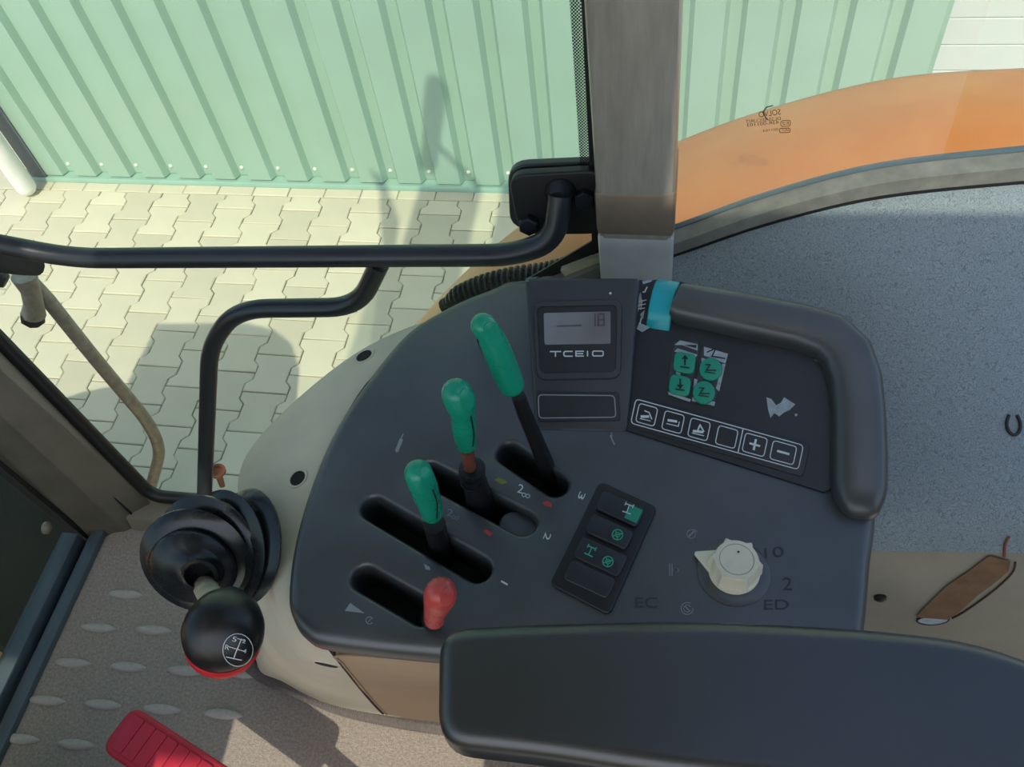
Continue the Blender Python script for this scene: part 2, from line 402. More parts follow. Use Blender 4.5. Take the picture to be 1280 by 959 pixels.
for i in range(-34, 36):
    for j in range(0, 40):
        x = X0+i*PW; y = YR-.1-.002-(j+(.5 if i % 2 else 0))*PL_
        if y < -2.6: continue
        if -3.75 < x < -.62 and y > 1.45:
            s = bpy.data.objects.new('paving_stone', sm); COL.objects.link(s); s.location = (x, y, random.uniform(-.0025, .001)); s.rotation_euler = (0, 0, random.uniform(-.012, .012)); setpar(s, ground)
        else: stone_into(rest, SO, x, y, random.uniform(-.002, .001))
    if i % 2:
        x = X0+i*PW; HO = [(a, b_) for a, b_ in SO if b_ < 0]; HO = ccw([(a, b_) for a, b_ in HO]+[(-PW/2+AMP+GAP, -GAP), (PW/2-AMP-GAP, -GAP)] if False else [(-PW/2-AMP+GAP, -PL_/2+GAP), (PW/2+AMP-GAP, -PL_/2+GAP), (PW/2+AMP-GAP, -.062), (PW/2-AMP-GAP, -.036), (PW/2-AMP-GAP, -GAP), (-PW/2+AMP+GAP, -GAP), (-PW/2+AMP+GAP, -.036), (-PW/2-AMP+GAP, -.062)])
        hb_ = bmesh.new(); stone_into(hb_, HO, 0, 0, 0); ho = from_bm('half_stone', hb_, 'paver', None, 20); ho.location = (x, YR-.102+.1, 0); setpar(ho, ground)
    x = -3.6-(i+34)*PW
    if x > -8:
        for j in range(0, 14): stone_into(rest, SO, x, YR+.12+(j+(.5 if i % 2 else 0))*PL_, 0)
for i in range(-20, 36):
    x = -2.62+i*.192
    if -3.75 < x < -.5:
        s = bpy.data.objects.new('edge_stone', rm); COL.objects.link(s); s.location = (x, YR+.044, random.uniform(-.002, .001)); setpar(s, ground)
    else: stone_into(rest, ROWO, x, YR+.044, 0)
tag(from_bm('far_paving_stones', rest, 'paver', ground, 20), kind='stuff')

# barn wall of trapezoid sheet
XL, XR_ = -3.40, .925
prof = []; per, dep, run, tr = .1975, .035, .019, .045
x = -.652-per*15
while x < XR_+per:
    prof += [(x-run/2, -dep), (x+run/2, 0), (x+run/2+tr, 0), (x+run*1.5+tr, -dep)]; x += per
prof = [p for p in prof if XL < p[0] < XR_]; prof = [(XL, prof[0][1])]+prof+[(XR_, prof[-1][1])]
vs_, fs = [], []
for (x, d) in prof: vs_ += [(x, WY+d, .035), (x, WY+d, 4.6)]
for k in range(len(prof)-1): fs.append((2*k, 2*k+2, 2*k+3, 2*k+1))
wall = tag(from_vf('wall_back', vs_, fs, 'mint', sharp=10), 'mint green ribbed sheet metal wall of the barn', None, kind='structure')
box('wall_core', (XL, WY+.004, 0), (XR_, WY+.15, 4.6), 'mint_trim', wall)
bm = bmesh.new()
for a, c in zip([(WY-.052, 0), (WY-.052, .012), (WY-.044, .024), (WY+.002, .032), (WY+.002, .0)], [(WY-.052, .012), (WY-.044, .024), (WY+.002, .032), (WY+.002, .0), (WY-.052, 0)]):
    bm.faces.new([bm.verts.new(q) for q in ((XL-.02, a[0], a[1]), (XR_, a[0], a[1]), (XR_, c[0], c[1]), (XL-.02, c[0], c[1]))])
bmesh.ops.remove_doubles(bm, verts=bm.verts, dist=1e-5)
from_bm('base_flashing', bm, 'mint_trim', wall)
box('pipe_shadow_strip', (XL-.012, WY-.045, .03), (XL+.075, WY-.036, 4.6), 'frame_blue', wall)  # dark strip painted in as the downpipe's shadow at the wall corner
scr = lathe('screw', (0, 0, 0), (0, -1, 0), [(.010, 0), (.010, .002), (.006, .003), (.006, .007), (.003, .009)], 'pipe_white', None, 10); scm = scr.data; bpy.data.objects.remove(scr)
x = -.652-per*13+run/2+tr/2
while x < XR_:
    s = bpy.data.objects.new('screw', scm); COL.objects.link(s); s.location = (x, WY, .085); setpar(s, wall); x += per
# white sectional door beside it
dr = thing('door_1', (2.5, WY+.10, 0), 'white ribbed sectional door at the end of the green wall', None); dr['kind'] = 'structure'
z = 0.
k = 0
while z < 3.4:
    pl = Plane((XR_+.02, WY+.10, z), (0, -1, 0), (1, 0, 0))
    plate('door_panel', pl, [(0, .004), (3.4, .004), (3.4, .112), (0, .112)], 'door_white', dr, edge=((.004, -.006), (.004, -.03))); z += .116
box('door_frame', (XR_-.005, WY-.03, 0), (XR_+.02, WY+.16, 4.6), 'mint_trim', dr)
# downpipe at the corner
pp = thing('downpipe', (XL, WY-.12, 0), 'white plastic downpipe standing at the corner of green wall', 'pipe')
a, r_ = roundends([Vector((XL+.02, WY-.15, .012+.045)), Vector((XL+.015, WY-.15, 1)), Vector((XL, WY-.15, 3.4))], [.052, .052, .052], c=False)
tube('pipe', a, r_, 'pipe_white', pp, 20)
tube('pipe_bracket', [(XL+.015, WY-.15, 1.5), (XL+.015, WY-.15, 1.54)], .056, 'seal_grey', pp, 20)
tube('bracket_stay', [(XL+.015, WY-.10, 1.52), (XL+.015, WY-.046, 1.52)], .008, 'seal_grey', pp, 8)

# ================================================================== rear fender of the tractor
FYI, FYO = .84, 1.10
fo = [(400, 560), (480, 455), (560, 362), (640, 290), (740, 226), (843, 178), (935, 143), (1050, 110), (1150, 92), (1280, 84)]
arc = [ony(x, y, FYO) for x, y in fo]; arc = smooth(arc, 5, False)
e_ = arc[-1]
for k in range(1, 16): arc.append(Vector((e_.x+k*.06, FYO, e_.z-.0016*k*k)))
secs = []
prev = None
for i, p in enumerate(arc):
    t = (arc[min(i+1, len(arc)-1)]-arc[max(i-1, 0)]).normalized(); nn = Vector((-t.z, 0, t.x))
    if nn.z < 0: nn = -nn
    sec = [(FYI, .055), (FYI+.05, .060), (FYI+.12, .052), (FYO-.06, .022), (FYO-.022, .010), (FYO-.006, .003), (FYO, -.008), (FYO+.001, -.05), (FYO-.012, -.05), (FYO-.02, -.022), (FYI, .030)]
    secs.append([Vector((p.x, y, p.z))+nn*h for y, h in sec])
fen = thing('rear_fender', (.3, 1., 1.2), 'orange painted rear wheel fender outside the cab window', 'fender')
loft('fender_shell', secs, 'orange', fen, True, (True, True), 40)
# ================================================================== cab shell
def strip_on(name, pts, w0, w1, off, th, m, parent, hit=door):
    """band along a picture line lying on the cab side"""
    P = [hit(x, y, off) for x, y in pts]; P = smooth(P, 4, False); secs_ = []
    for i, p in enumerate(P):
        t = (P[min(i+1, len(P)-1)]-P[max(i-1, 0)]).normalized(); b_ = DN.cross(t).normalized()
        if b_.z < 0: b_ = -b_
        secs_.append([p+b_*w1-DN*th, p+b_*w0-DN*th, p+b_*w0+DN*.012, p+b_*w1+DN*.012])
    return loft(name, secs_, m, parent, True, (True, True), 30)
sillpx = [(540, 425), (640, 372), (705, 345), (757, 325), (845, 297), (960, 257), (1100, 222), (1280, 202)]
sillP = smooth([door(x, y) for x, y in sillpx], 5, False)
e_ = sillP[-1]
for k in range(1, 10): sillP.append(Vector((e_.x+.06*k, e_.y, e_.z-.0015*k*k)))
def zs(x):
    for a, c in zip(sillP, sillP[1:]):
        if a.x <= x <= c.x: return a.z+(c.z-a.z)*(x-a.x)/(c.x-a.x)
    return sillP[0].z if x < sillP[0].x else sillP[-1].z
def dy(z): return .70+(z-1.45)*.12
# wheel arch liner of the cab
xs = [-.16+.03*k for k in range(37)]
rows, rows2 = [], []
for x in xs:
    zt = zs(x)-.012; yt = dy(zt)-.004
    pr = [(yt, zt), (yt-.012, zt-.004), (yt-.05, zt-.022), (yt-.12, zt-.055), (yt-.20, zt-.095), (yt-.255, zt-.120), (yt-.290, zt-.137), (yt-.314, zt-.153), (yt-.330, zt-.173), (yt-.339, zt-.200)]
    rows.append([Vector((x, a, b_)) for a, b_ in pr])
    q = pr[-1]; pr2 = [(q[0]+.0015, q[1]+.004), (q[0]-.004, q[1]-.03), (q[0]-.008, q[1]-.09), (q[0]-.010, q[1]-.16), (q[0]-.010, q[1]-.30), (q[0]-.010, ZF)]
    rows2.append([Vector((x, a, b_)) for a, b_ in pr2])
arch = thing('trim_1', (.2, .6, ZF), 'grey textured vinyl wheel arch liner beside the control console', None); arch['kind'] = 'structure'
liner = loft('vinyl_liner', rows, 'vinyl', arch, False, sharp=80)
side = loft('arch_side', rows2, 'arch_side', arch, False, sharp=80)
# window sill seal and window panes
win2 = thing('window_2', (.4, .8, 2.1), 'dusty rear side window pane above the wheel arch liner', None); win2['kind'] = 'structure'
spx = [(705, 345), (757, 325), (845, 297), (960, 257), (1100, 222), (1280, 202)]
P = [p for p in sillP if p.x > -.2]
def band(name, P, lo, hi, d0, d1, m, parent):
    rings = [[Vector((p.x, dy(p.z)+d0, p.z+lo)), Vector((p.x, dy(p.z)+d0, p.z+hi)), Vector((p.x, dy(p.z)+d1, p.z+hi)), Vector((p.x, dy(p.z)+d1, p.z+lo))] for p in P]
    return loft(name, rings, m, parent, True, (True, True), 30)
band('window_sill', P, -.012, .006, -.016, .012, 'seal_grey', win2)
band('sill_gasket', P, .002, .008, .008, .016, 'frame_blue', win2)
band('gasket_line', P, -.018, -.012, -.017, .0, 'black', win2)
rings = [[Vector((p.x, dy(p.z)+.010, p.z+.01)), Vector((p.x, dy(3.0)+.010, 3.0)), Vector((p.x, dy(3.0)+.014, 3.0)), Vector((p.x, dy(p.z)+.014, p.z+.01))] for p in [q for q in P if q.x > -.02]]
xs_ = door(1186, 120).x
ki = min(range(len(rings)), key=lambda k: abs(rings[k][1].x-xs_)); rA = rings[:ki+1]; rB = rings[ki:]
loft('window_pane', rA, 'glass_rear', win2, True, (True, False), 30)
loft('window_pane', rB, 'glass_door', win2, True, (False, True), 30)

# door glass
win1 = thing('window_1', (-.5, .72, 1.45), 'large clear door window with black seal and dotted edge', None); win1['kind'] = 'structure'
dl = [door(192, 622), door(0, 428), door(740, 10)]
BL = door(190, 620); TL = BL+(door(0, 425)-BL)*3.2; zt_ = 3.05
TL = BL+(door(0, 425)-BL)*((zt_-BL.z)/(door(0, 425).z-BL.z))
xr = -.115
gp = [BL, Vector((-.30, dy(BL.z), BL.z)), Vector((xr, dy(1.9), 1.9)), Vector((xr, dy(zt_), zt_)), TL]
prism('door_pane', [p+Vector((0, .004, 0)) for p in gp], DN*.004, 'glass_door', win1)
def sealbar(name, pts, r, m, parent, sq=.6): return tube(name, bend(pts, .03), r, m, parent, 10, True, sq)
sealbar('door_seal', [TL, BL, Vector((-.5, dy(BL.z), BL.z+.004)), Vector((-.28, dy(BL.z+.05), BL.z+.05))], .013, 'black', win1, 1.)
# black printed edge and dots by the pillar
def dstrip(name, px, m, off, th=.003): return prism(name, [door(x, y, off) for x, y in px], -DN*th, m, win1)
dstrip('printed_edge', [(724, -60), (740, -60), (752, 330), (741, 330), (737, 200)], 'black', .003)
dstrip('dotted_edge', [(708, -60), (724, -60), (738, 214), (726, 214)], 'dots', .004, .0005)
dstrip('lower_corner_seal', [(664, 345), (745, 297), (754, 297), (754, 318), (705, 342)], 'black', .004)
# B pillar
pb = thing('trim_2', tuple(door(800, 345)), 'brushed grey steel cab pillar between door and rear window', None); pb['kind'] = 'structure'
def col(name, px, d0, d1, m):
    base = [door(x, y, d0) for x, y in px]; return prism(name, base, Vector((0, d1-d0, 0)), m, pb, bev=.006)
a0, a1 = door(757, 348), door(737, 0); b0, b1 = door(840, 348), door(853, 0)
up0 = a0+(a1-a0)*((3.1-a0.z)/(a1.z-a0.z)); up1 = b0+(b1-b0)*((3.1-b0.z)/(b1.z-b0.z))
prism('pillar_body', [p+Vector((0, -.045, 0)) for p in (a0, b0, up1, up0)], Vector((0, .10, 0)), 'pillar', pb, bev=.007)
def lerpz(a, c, z): return a+(c-a)*((z-a.z)/(c.z-a.z))
def wrap(name, z0, z1, t, m):
    q = [lerpz(a0, a1, z0), lerpz(b0, b1, z0), lerpz(b0, b1, z1), lerpz(a0, a1, z1)]
    q = [q[0]+Vector((-t, 0, 0)), q[1]+Vector((t, 0, 0)), q[2]+Vector((t, 0, 0)), q[3]+Vector((-t, 0, 0))]
    return prism(name, [p+Vector((0, -.045-t, 0)) for p in q], Vector((0, .09, 0)), m, pb, bev=.006)
wrap('pillar_band', door(800, 262).z, door(800, 207).z, .0015, 'pillar_band')
wrap('pillar_foot', a0.z-.10, door(800, 262).z, .0008, 'pillar_foot')
# A pillar corner, front window
pa = thing('trim_3', tuple(door(195, 640)), 'dark grey brown corner pillar at the front of the cab door', None); pa['kind'] = 'structure'
WX = -1.115
def scr_(x, y, off=0): return onp(x, y, Vector((WX+off, 0, 1.42)), Vector((1, 0, .06)).normalized())
c0 = door(188, 628, -.006); c1 = lerpz(BL, TL, 3.05)
d0_ = scr_(105, 672); d1_ = scr_(0, 585); d1_ = d0_+(d1_-d0_)*((3.05-d0_.z)/(d1_.z-d0_.z))
z0 = ZF-.02
def dn(p, z, q): return p+(q-p)*((z-p.z)/(q.z-p.z))
A0, A1 = dn(c0, z0, c1), c1+Vector((0, -.006, 0)); B0, B1 = dn(d0_, z0, d1_), d1_
C0, C1 = A0+(B0-A0)*.5+Vector((.012, -.012, 0)), A1+(B1-A1)*.5+Vector((.012, -.012, 0))
out = Vector((-.05, .05, 0))
loft('pillar_cover', [[A0, C0, B0, B0+out, A0+out], [A1, C1, B1, B1+out, A1+out]], 'trim_brown', pa, True, (True, True), 20)
q0, q1 = A0+(C0-A0)*.55, A1+(C1-A1)*.55
tube('pillar_groove', [q0+Vector((.002, -.002, 0)), q1+Vector((.002, -.002, 0))], .0025, 'black_matt', pa, 8)
win3 = thing('window_3', tuple(d0_), 'small front window pane in blue grey frame by the floor', None); win3['kind'] = 'structure'
wl = [d0_, Vector((d0_.x, -.8, d0_.z)), Vector((d1_.x, -.8, 3.05)), d1_]
prism('window_pane', [p+Vector((-.02, 0, 0)) for p in wl], Vector((-.004, 0, 0)), 'glass_front', win3)
fz = d0_.z
box('window_frame', (WX-.03, -.8, fz-.02), (WX+.006, d0_.y-.004, fz+.028), 'frame_blue', win3, .004)
box('frame_gasket', (WX+.006, -.8, fz-.02), (WX+.022, d0_.y+.01, fz-.002), 'black', win3, .002)
box('frame_ledge', (WX+.022, -.8, ZF-.01), (WX+.048, d0_.y+.02, ZF+.014), 'frame_blue', win3, .003)
tube('side_gasket', [d0_+Vector((.004, .004, 0)), d1_+Vector((.004, .004, 0))], .005, 'black', win3, 8)
lathe('window_bolt', scr_(57, 660, -.01), (1, 0, .06), [(.012, 0), (.012, .004), (.008, .008), (.002, .009)], 'bar_grey', win3, 14)

# floor with rubber mat and raised oval studs
fl = thing('floor', (-.5, 0, ZF), 'grey speckled rubber cab floor mat with raised oval studs', None); fl['kind'] = 'structure'
fpts = [(-1.075, -.8), (-1.075, .62), (-1.03, .66), (-.3, .66), (.6, .5), (.6, -.8)]
plate('floor_mat', Plane((0, 0, ZF), (0, 0, 1)), fpts, 'mat_grey', fl, edge=((0, -.05),))
su = bmesh.new(); bmesh.ops.create_uvsphere(su, u_segments=16, v_segments=8, radius=1)
for v_ in list(su.verts):
    if v_.co.z < -.05: su.verts.remove(v_)
for v_ in su.verts: v_.co = Vector((v_.co.x*.036, v_.co.y*.0090, max(0, v_.co.z)**.7*.0075))
for v_ in su.verts: v_.co.y *= (1-.25*(v_.co.x/.036)**2)
ob = from_bm('raised_stud', su, 'mat_bump', None, 60); sme = ob.data; bpy.data.objects.remove(ob)
studs = [(157, 743), (123, 785), (192, 788), (91, 829), (160, 834), (232, 839), (305, 842), (59, 876), (128, 881), (202, 887), (279, 893), (26, 924), (95, 931), (-10, 970), (60, 977), (130, 985), (-45, 920), (-12, 872)]
dv = onz(279, 893, ZF)-onz(128, 881, ZF); ang = math.atan2(dv.y, dv.x)
for x, y in studs:
    s = bpy.data.objects.new('raised_stud', sme); COL.objects.link(s); s.location = onz(x, y, ZF); s.rotation_euler = (0, 0, ang); setpar(s, fl)
# sill below the door
sb = tag(prism('trim_4', [Vector((-1.02, .645, ZF-.01)), Vector((-1.02, .70, ZF-.01)), Vector((-1.02, .70, BL.z-.008)), Vector((-1.02, .655, BL.z-.014))], (1.0, 0, 0), 'trim_brown', None, bev=.005), 'low brown grey door sill beside the floor mat', None, kind='structure')
# roof with openings added to let sun through, lower walls behind the driver
roof = thing('ceiling', (-.2, -.4, 3.1), 'cab roof with openings added to let sun in', None); roof['kind'] = 'structure'
box('roof_panel', (-.73, -.92, 3.06), (.02, .80, 3.16), 'roof_white', roof, .01)
box('rear_roof_panel', (.022, -.92, 3.06), (1.0, .0, 3.16), 'roof_white', roof, .01)
box('rear_sun_pane', (.022, .0, 3.08), (1.0, .78, 3.09), 'glass_door', roof)  # added opening that lets sun onto the fender
box('front_roof_panel', (-1.15, -.92, 3.06), (-.83, .80, 3.12), 'roof_white', roof, .02)  # front part of the roof, split off to leave a sun slit
box('sun_slit_pane', (-.83, -.88, 3.08), (-.73, .78, 3.09), 'glass_door', roof)  # added slit that makes the lit band on the ground
wl_ = tag(box('wall_left', (-1.0, -.86, .9), (1.0, -.82, 1.55), 'trim_brown'), 'lower left cab side', None, kind='structure')
wr_ = tag(box('wall_rear', (.98, -.82, 1.2), (1.02, .78, 1.85), 'trim_brown'), 'rear cab wall behind the seat', None, kind='structure')

# ================================================================== rails inside and outside the door
def Q(x, y, Y): return ony(x, y, Y)
g = thing('grab_rail', tuple(Q(690, 250, .75)), 'long black tubular grab rail running across the door window to the pillar', 'rail')
main = [Q(-220, 262, .72), Q(2, 306, .735), Q(92, 323, .74), Q(640, 319, .74), Q(694, 300, .742), Q(700, 243, .765)]
r0 = 14.5*depth(main[3])/F
P_ = [main[0], main[1]]+rounded_open(main[1:], .055, 7)[1:]
tube('rail_tube', P_, r0, 'tube_black', g, 18)
br = rounded_open([Q(474, 330, .742), Q(448, 384, .735), Q(296, 386, .735), Q(262, 432, .73), Q(255, 636, .668)], .05, 7)
tube('branch_tube', br, r0*.95, 'tube_black', g, 18)
PLT = Plane(door(700, 250, -.012), -DN, (1, 0, 0))
def uv(pl, px): return [pl.px(*q) for q in px]
pp1 = rounded(uv(PLT, [(638, 222), (752, 216), (752, 291), (664, 292), (648, 276)]), .018)
plate('mount_plate', PLT, pp1, 'black', g, edge=quarter(.003)+[(.003, -.012)])
PL2 = Plane(door(700, 250, .008), -DN, (1, 0, 0))
plate('back_plate', PL2, rounded(uv(PL2, [(637, 210), (752, 205), (752, 285), (640, 285)]), .022), 'tube_black', g, edge=quarter(.003)+[(.003, -.012)])
for bx_, by_ in ((662, 278), (731, 246)):
    p = PLT.hit(bx_, by_); lathe('plate_bolt', p, PLT.n, [(.013, 0), (.013, .010), (.011, .012), (.004, .0125)], 'bolt', g, 6, 20)
lathe('rail_collar', PLT.hit(701, 240), PLT.n, [(r0*1.35, -.002), (r0*1.3, .006), (r0*1.0, .012), (r0*.9, .018)], 'black', g, 20)

h = thing('outside_handle', tuple(Q(195, 600, .9)), 'weathered grey bent handle bar outside the door window', 'handle')
hp = [Q(18, 330, .93), Q(60, 375, .925), Q(120, 450, .92), Q(186, 528, .915), Q(201, 562, .91), Q(186, 618, .90)]
tube('bar', [hp[0]]+rounded_open(hp[1:], .08, 6), [.0135]*(1+len(rounded_open(hp[1:], .08, 6))), 'bar_grey', h, 14)
tube('bar_clamp', [Q(30, 345, .90), Q(38, 362, .895), Q(42, 380, .89), Q(42, 393, .885)], [.022, .017, .017, .021], 'bar_grey', h, 14)
lathe('clamp_bolt', Q(41, 396, .883), Q(41, 402, .872)-Q(41, 396, .883), [(.021, -.004), (.021, .008), (.016, .014), (.006, .015)], 'black', h, 8, 25)
mb = thing('mirror_bracket', tuple(Q(0, 335, .86)), 'black hinge block under the rail at the front pillar', 'bracket')
tube('hinge_block', smooth([Q(-40, 322, .80), Q(0, 328, .80), Q(28, 331, .80), Q(46, 331, .80)], 3, False), .0165, 'black_matt', mb, 10)
tube('hinge_arm', [Q(-50, 320, .84), Q(-8, 345, .84), Q(8, 352, .84)], [.03, .022, .012], 'tube_black', mb, 10)
lathe('peg_cup', Q(272, 590, .80), Vector((.15, .1, 1)), [(.006, -.05), (.007, -.02), (.010, -.008), (.017, 0), (.017, .006), (.012, .006), (.010, 0)], 'rust', win1, 16)

# ridged hose lying along the sill
hs_ = thing('ridged_hose', tuple(door(640, 350, .02)), 'black ridged rubber hose lying along the window sill', 'hose')
hp = smooth([door(x, y, .035) for x, y in [(556, 384), (578, 372), (608, 359), (645, 350), (692, 343), (735, 329)]], 14, False)
tube('hose_core', hp, .0125, 'black_matt', hs_, 12)
L = 0; nxt = 0
for a, c in zip(hp, hp[1:]):
    seg = (c-a).length; t = (c-a).normalized()
    while nxt <= L+seg:
        p = a+t*(nxt-L); k_ = min(1., .5+nxt/.06)
        lathe('hose_ridge', p, t, [(.012*k_, -.0022), (.019*k_, -.0016), (.020*k_, 0), (.019*k_, .0016), (.012*k_, .0022)], 'rubber', hs_, 14); nxt += .0085
    L += seg
tag(strip_on('sill_bar', [(706, 343), (757, 324)], -.008, .010, -.004, .004, 'sill_beige', None), 'short pale strip on the sill behind the display panel', 'strip')

# ================================================================== control console
con = thing('control_console', (-.05, .5, ZF), 'dark plastic control console with display, lever slots, switches and printed symbols', 'console')
covpx = [(655, 345), (612, 357), (560, 379), (508, 411), (462, 465), (419, 528), (388, 597), (366, 670), (357, 735), (361, 766), (377, 789), (411, 803), (550, 818), (700, 824), (900, 822), (1070, 808), (1084, 780), (1091, 700), (1098, 640), (1098, 520), (1050, 420), (950, 375), (800, 350)]
cov = [tuple(q)[:2] for q in smooth([(*TOP.px(x, y), 0) for x, y in covpx], 4)]
cov = ccw(cov); inner = offset(cov, -.014)
def slot(c0_, c1_, w):
    a, c = Vector(TOP.px(*c0_)), Vector(TOP.px(*c1_)); d = (c-a).normalized(); n_ = Vector((-d.y, d.x)); out_ = []
    for k in range(9): t = -math.pi/2+math.pi*k/8; out_.append(c+(d*math.cos(t)+n_*math.sin(t))*w)
    for k in range(9): t = math.pi/2+math.pi*k/8; out_.append(a+(d*math.cos(t)+n_*math.sin(t))*w)
    return [tuple(q) for q in out_]
sw_ = .0172
SL = [slot((455, 722), (528, 764), sw_), slot((466, 634), (597, 711), sw_), slot((535, 590), (654, 653), sw_), slot((636, 566), (694, 605), sw_)]
cover = plate('console_cover', TOP, inner, 'plastic', con, holes=SL, edge=quarter(.014, 0, 6)+[(.015, -.022), (.011, -.030), (.004, -.034)], hedge=((-.0014, -.0004), (-.0032, -.0020), (-.0046, -.0052), (-.0050, -.010), (-.0050, -.05)), hbottom=False, sharp=40)
for s in SL: plate('slot_well', Plane((0, 0, ZC-.05), (0, 0, 1)), offset(ccw(s), -.001), 'black_matt', con, edge=((0, -.004),))
plate('slot_ledge', Plane((0, 0, ZC-.014), (0, 0, 1)), [tuple(q) for q in slot((640, 647), (655, 655), .0125)], 'plastic', con, edge=quarter(.002)+[(.002, -.036)])
# skirt: lighter body below the cover
def ringz(px, z): return [onz(x, y, z) for x, y in px]
R1 = ringz([(675, 375), (590, 398), (522, 424), (462, 466), (419, 530), (388, 598), (367, 670), (358, 740), (378, 789), (412, 803), (560, 818), (800, 822), (1030, 795), (1050, 650), (1050, 520), (950, 390)], ZC-.024)
cx_ = sum((p for p in R1), Vector())/len(R1)
R0 = [p+(cx_-p)*.03 for p in R1]
R2 = ringz([(680, 385), (590, 402), (506, 412), (428, 453), (338, 531), (299, 592), (306, 668), (340, 752), (372, 800), (412, 812), (560, 828), (800, 832), (1030, 800), (1050, 655), (1050, 525), (950, 394)], ZC-.075)
S1 = [a*.45+c*.55+Vector((0, 0, .012)) for a, c in zip(R1, R2)]
R4 = [Vector((-.20, .62, ZF)), Vector((-.36, .63, ZF)), Vector((-.54, .64, ZF)), Vector((-.68, .635, ZF)), Vector((-.70, .60, ZF)), Vector((-.71, .54, ZF)), Vector((-.70, .49, ZF)), onz(322, 836, ZF), onz(352, 853, ZF), onz(420, 884, ZF), onz(552, 905, ZF), onz(800, 930, ZF), Vector((.14, .42, ZF)), Vector((.16, .5, ZF)), Vector((.15, .6, ZF)), Vector((0, .64, ZF))]
R3 = [a*.5+c*.5 for a, c in zip(R2, R4)]
R25 = [a*.8+c*.2 for a, c in zip(R2, R4)]
skirt = loft('console_skirt', [smooth(r, 5) for r in (R0, R1, S1, R2, R25, R3, R4)], 'skirt', con, True, (False, True), 60)
hitS = surf(skirt, .0)
# side panel on the driver's side with a seam
def surfplate(name, px, hitf, th, m, parent, nrm, bev=.002):
    base = [hitf(*q) for q in px]; return prism(name, [p+nrm*(-.004) for p in base], nrm*(th+.004), m, parent, bev=bev, sharp=25)
pA, nA = normal_at(skirt, 520, 860)
surfplate('side_panel', [(420, 813), (500, 819), (600, 826), (760, 836), (760, 915), (600, 904), (520, 896), (482, 889), (450, 855)], hitS, .005, 'skirt_bounce_warm', con, nA)
tube('panel_seam', [p_+nA*.0015 for p_ in (hitS(x, y) for x, y in smooth([(411, 805), (424, 822), (446, 851), (466, 876), (479, 890)], 3, False))], .0028, 'black_matt', con, 8)
tube('panel_bead', [p_+nA*.005 for p_ in (hitS(x, y) for x, y in smooth([(600, 826), (500, 818), (424, 813), (428, 821), (450, 849), (470, 874), (484, 889)], 2, False))], .0016, 'skirt_bounce_warm', con, 8)
for hx, hy, rr in ((455, 445, .011), (372, 598, .010), (408, 831, .015)):
    p, nn = normal_at(skirt, hx, hy)
    s = lathe('screw_recess', p, nn, [(rr*1.25, -.001), (rr*1.2, .0010), (rr*.95, .0004), (rr*.9, -.001)], 'skirt', con, 18)
    lathe('recess_screw', p, nn, [(rr*.9, -.001), (rr*.88, .0006), (rr*.4, .0004), (rr*.3, .0002)], 'black_matt', s, 14)
# carpet edging at the foot
ep = smooth([onz(x, y, ZF+.012) for x, y in [(290, 812), (325, 842), (362, 859), (425, 885), (490, 900), (560, 911), (700, 930), (820, 945)]], 8, False)
ce = []
for a_, c_ in zip(ep, ep[1:]):
    for k in range(6): ce.append(a_+(c_-a_)*(k/6))
tag(tube('carpet_edging', ce, [.0125 if k % 2 else .0105 for k in range(len(ce))], 'edging', None, 10, True, 1., 20), 'ribbed dark carpet edging along the foot of the console', 'edging')

# ---- display panel, tilted up
lo0, lo1 = onz(668, 538, ZC+.001), onz(784, 541, ZC+.001); ud = (lo1-lo0).normalized()
back = Vector((-ud.y, ud.x, 0)); tl_ = math.radians(24)
DPN = Vector((0, 0, 1))*math.cos(tl_) - back*math.sin(tl_)
D = Plane(lo0, DPN, ud)
dpo = rounded(uv(D, [(656, 347), (800, 347), (785, 541), (669, 538)]), .006)
dp = plate('display_panel', D, offset(ccw(dpo), -.004), 'plastic_panel', con, edge=quarter(.004)+[(.004, -.06), (.004, -.16)], sharp=40)
fr_ = rounded(uv(D, [(667, 379), (777, 376), (775, 473), (672, 475)]), .010)
fri = rounded(uv(D, [(671, 384), (772, 382), (770, 466), (675, 468)]), .007)
bz = plate('display_bezel', D, fr_, 'plastic_panel', dp, holes=[fri], edge=((.0015, -.001), (.0025, -.004)), hedge=((-.001, -.001), (-.0015, -.0035)), top=.003)
plate('display_face', D, offset(ccw(fri), -.0005), 'plastic_film', dp, edge=((0, -.002),), top=.0012)
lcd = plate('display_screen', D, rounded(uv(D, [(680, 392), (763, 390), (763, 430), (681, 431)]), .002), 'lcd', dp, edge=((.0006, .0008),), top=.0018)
def hD(h): return lambda x, y: D.hit(x, y, h)
def quadmap(p00, p10, p01):
    """unit box (x right, y down) onto a picture parallelogram"""
    return lambda a, b_: (p00[0]+(p10[0]-p00[0])*a+(p01[0]-p00[0])*b_, p00[1]+(p10[1]-p00[1])*a+(p01[1]-p00[1])*b_)
def mapped(polys, q): return [[q(*v_) for v_ in p] for p in polys]
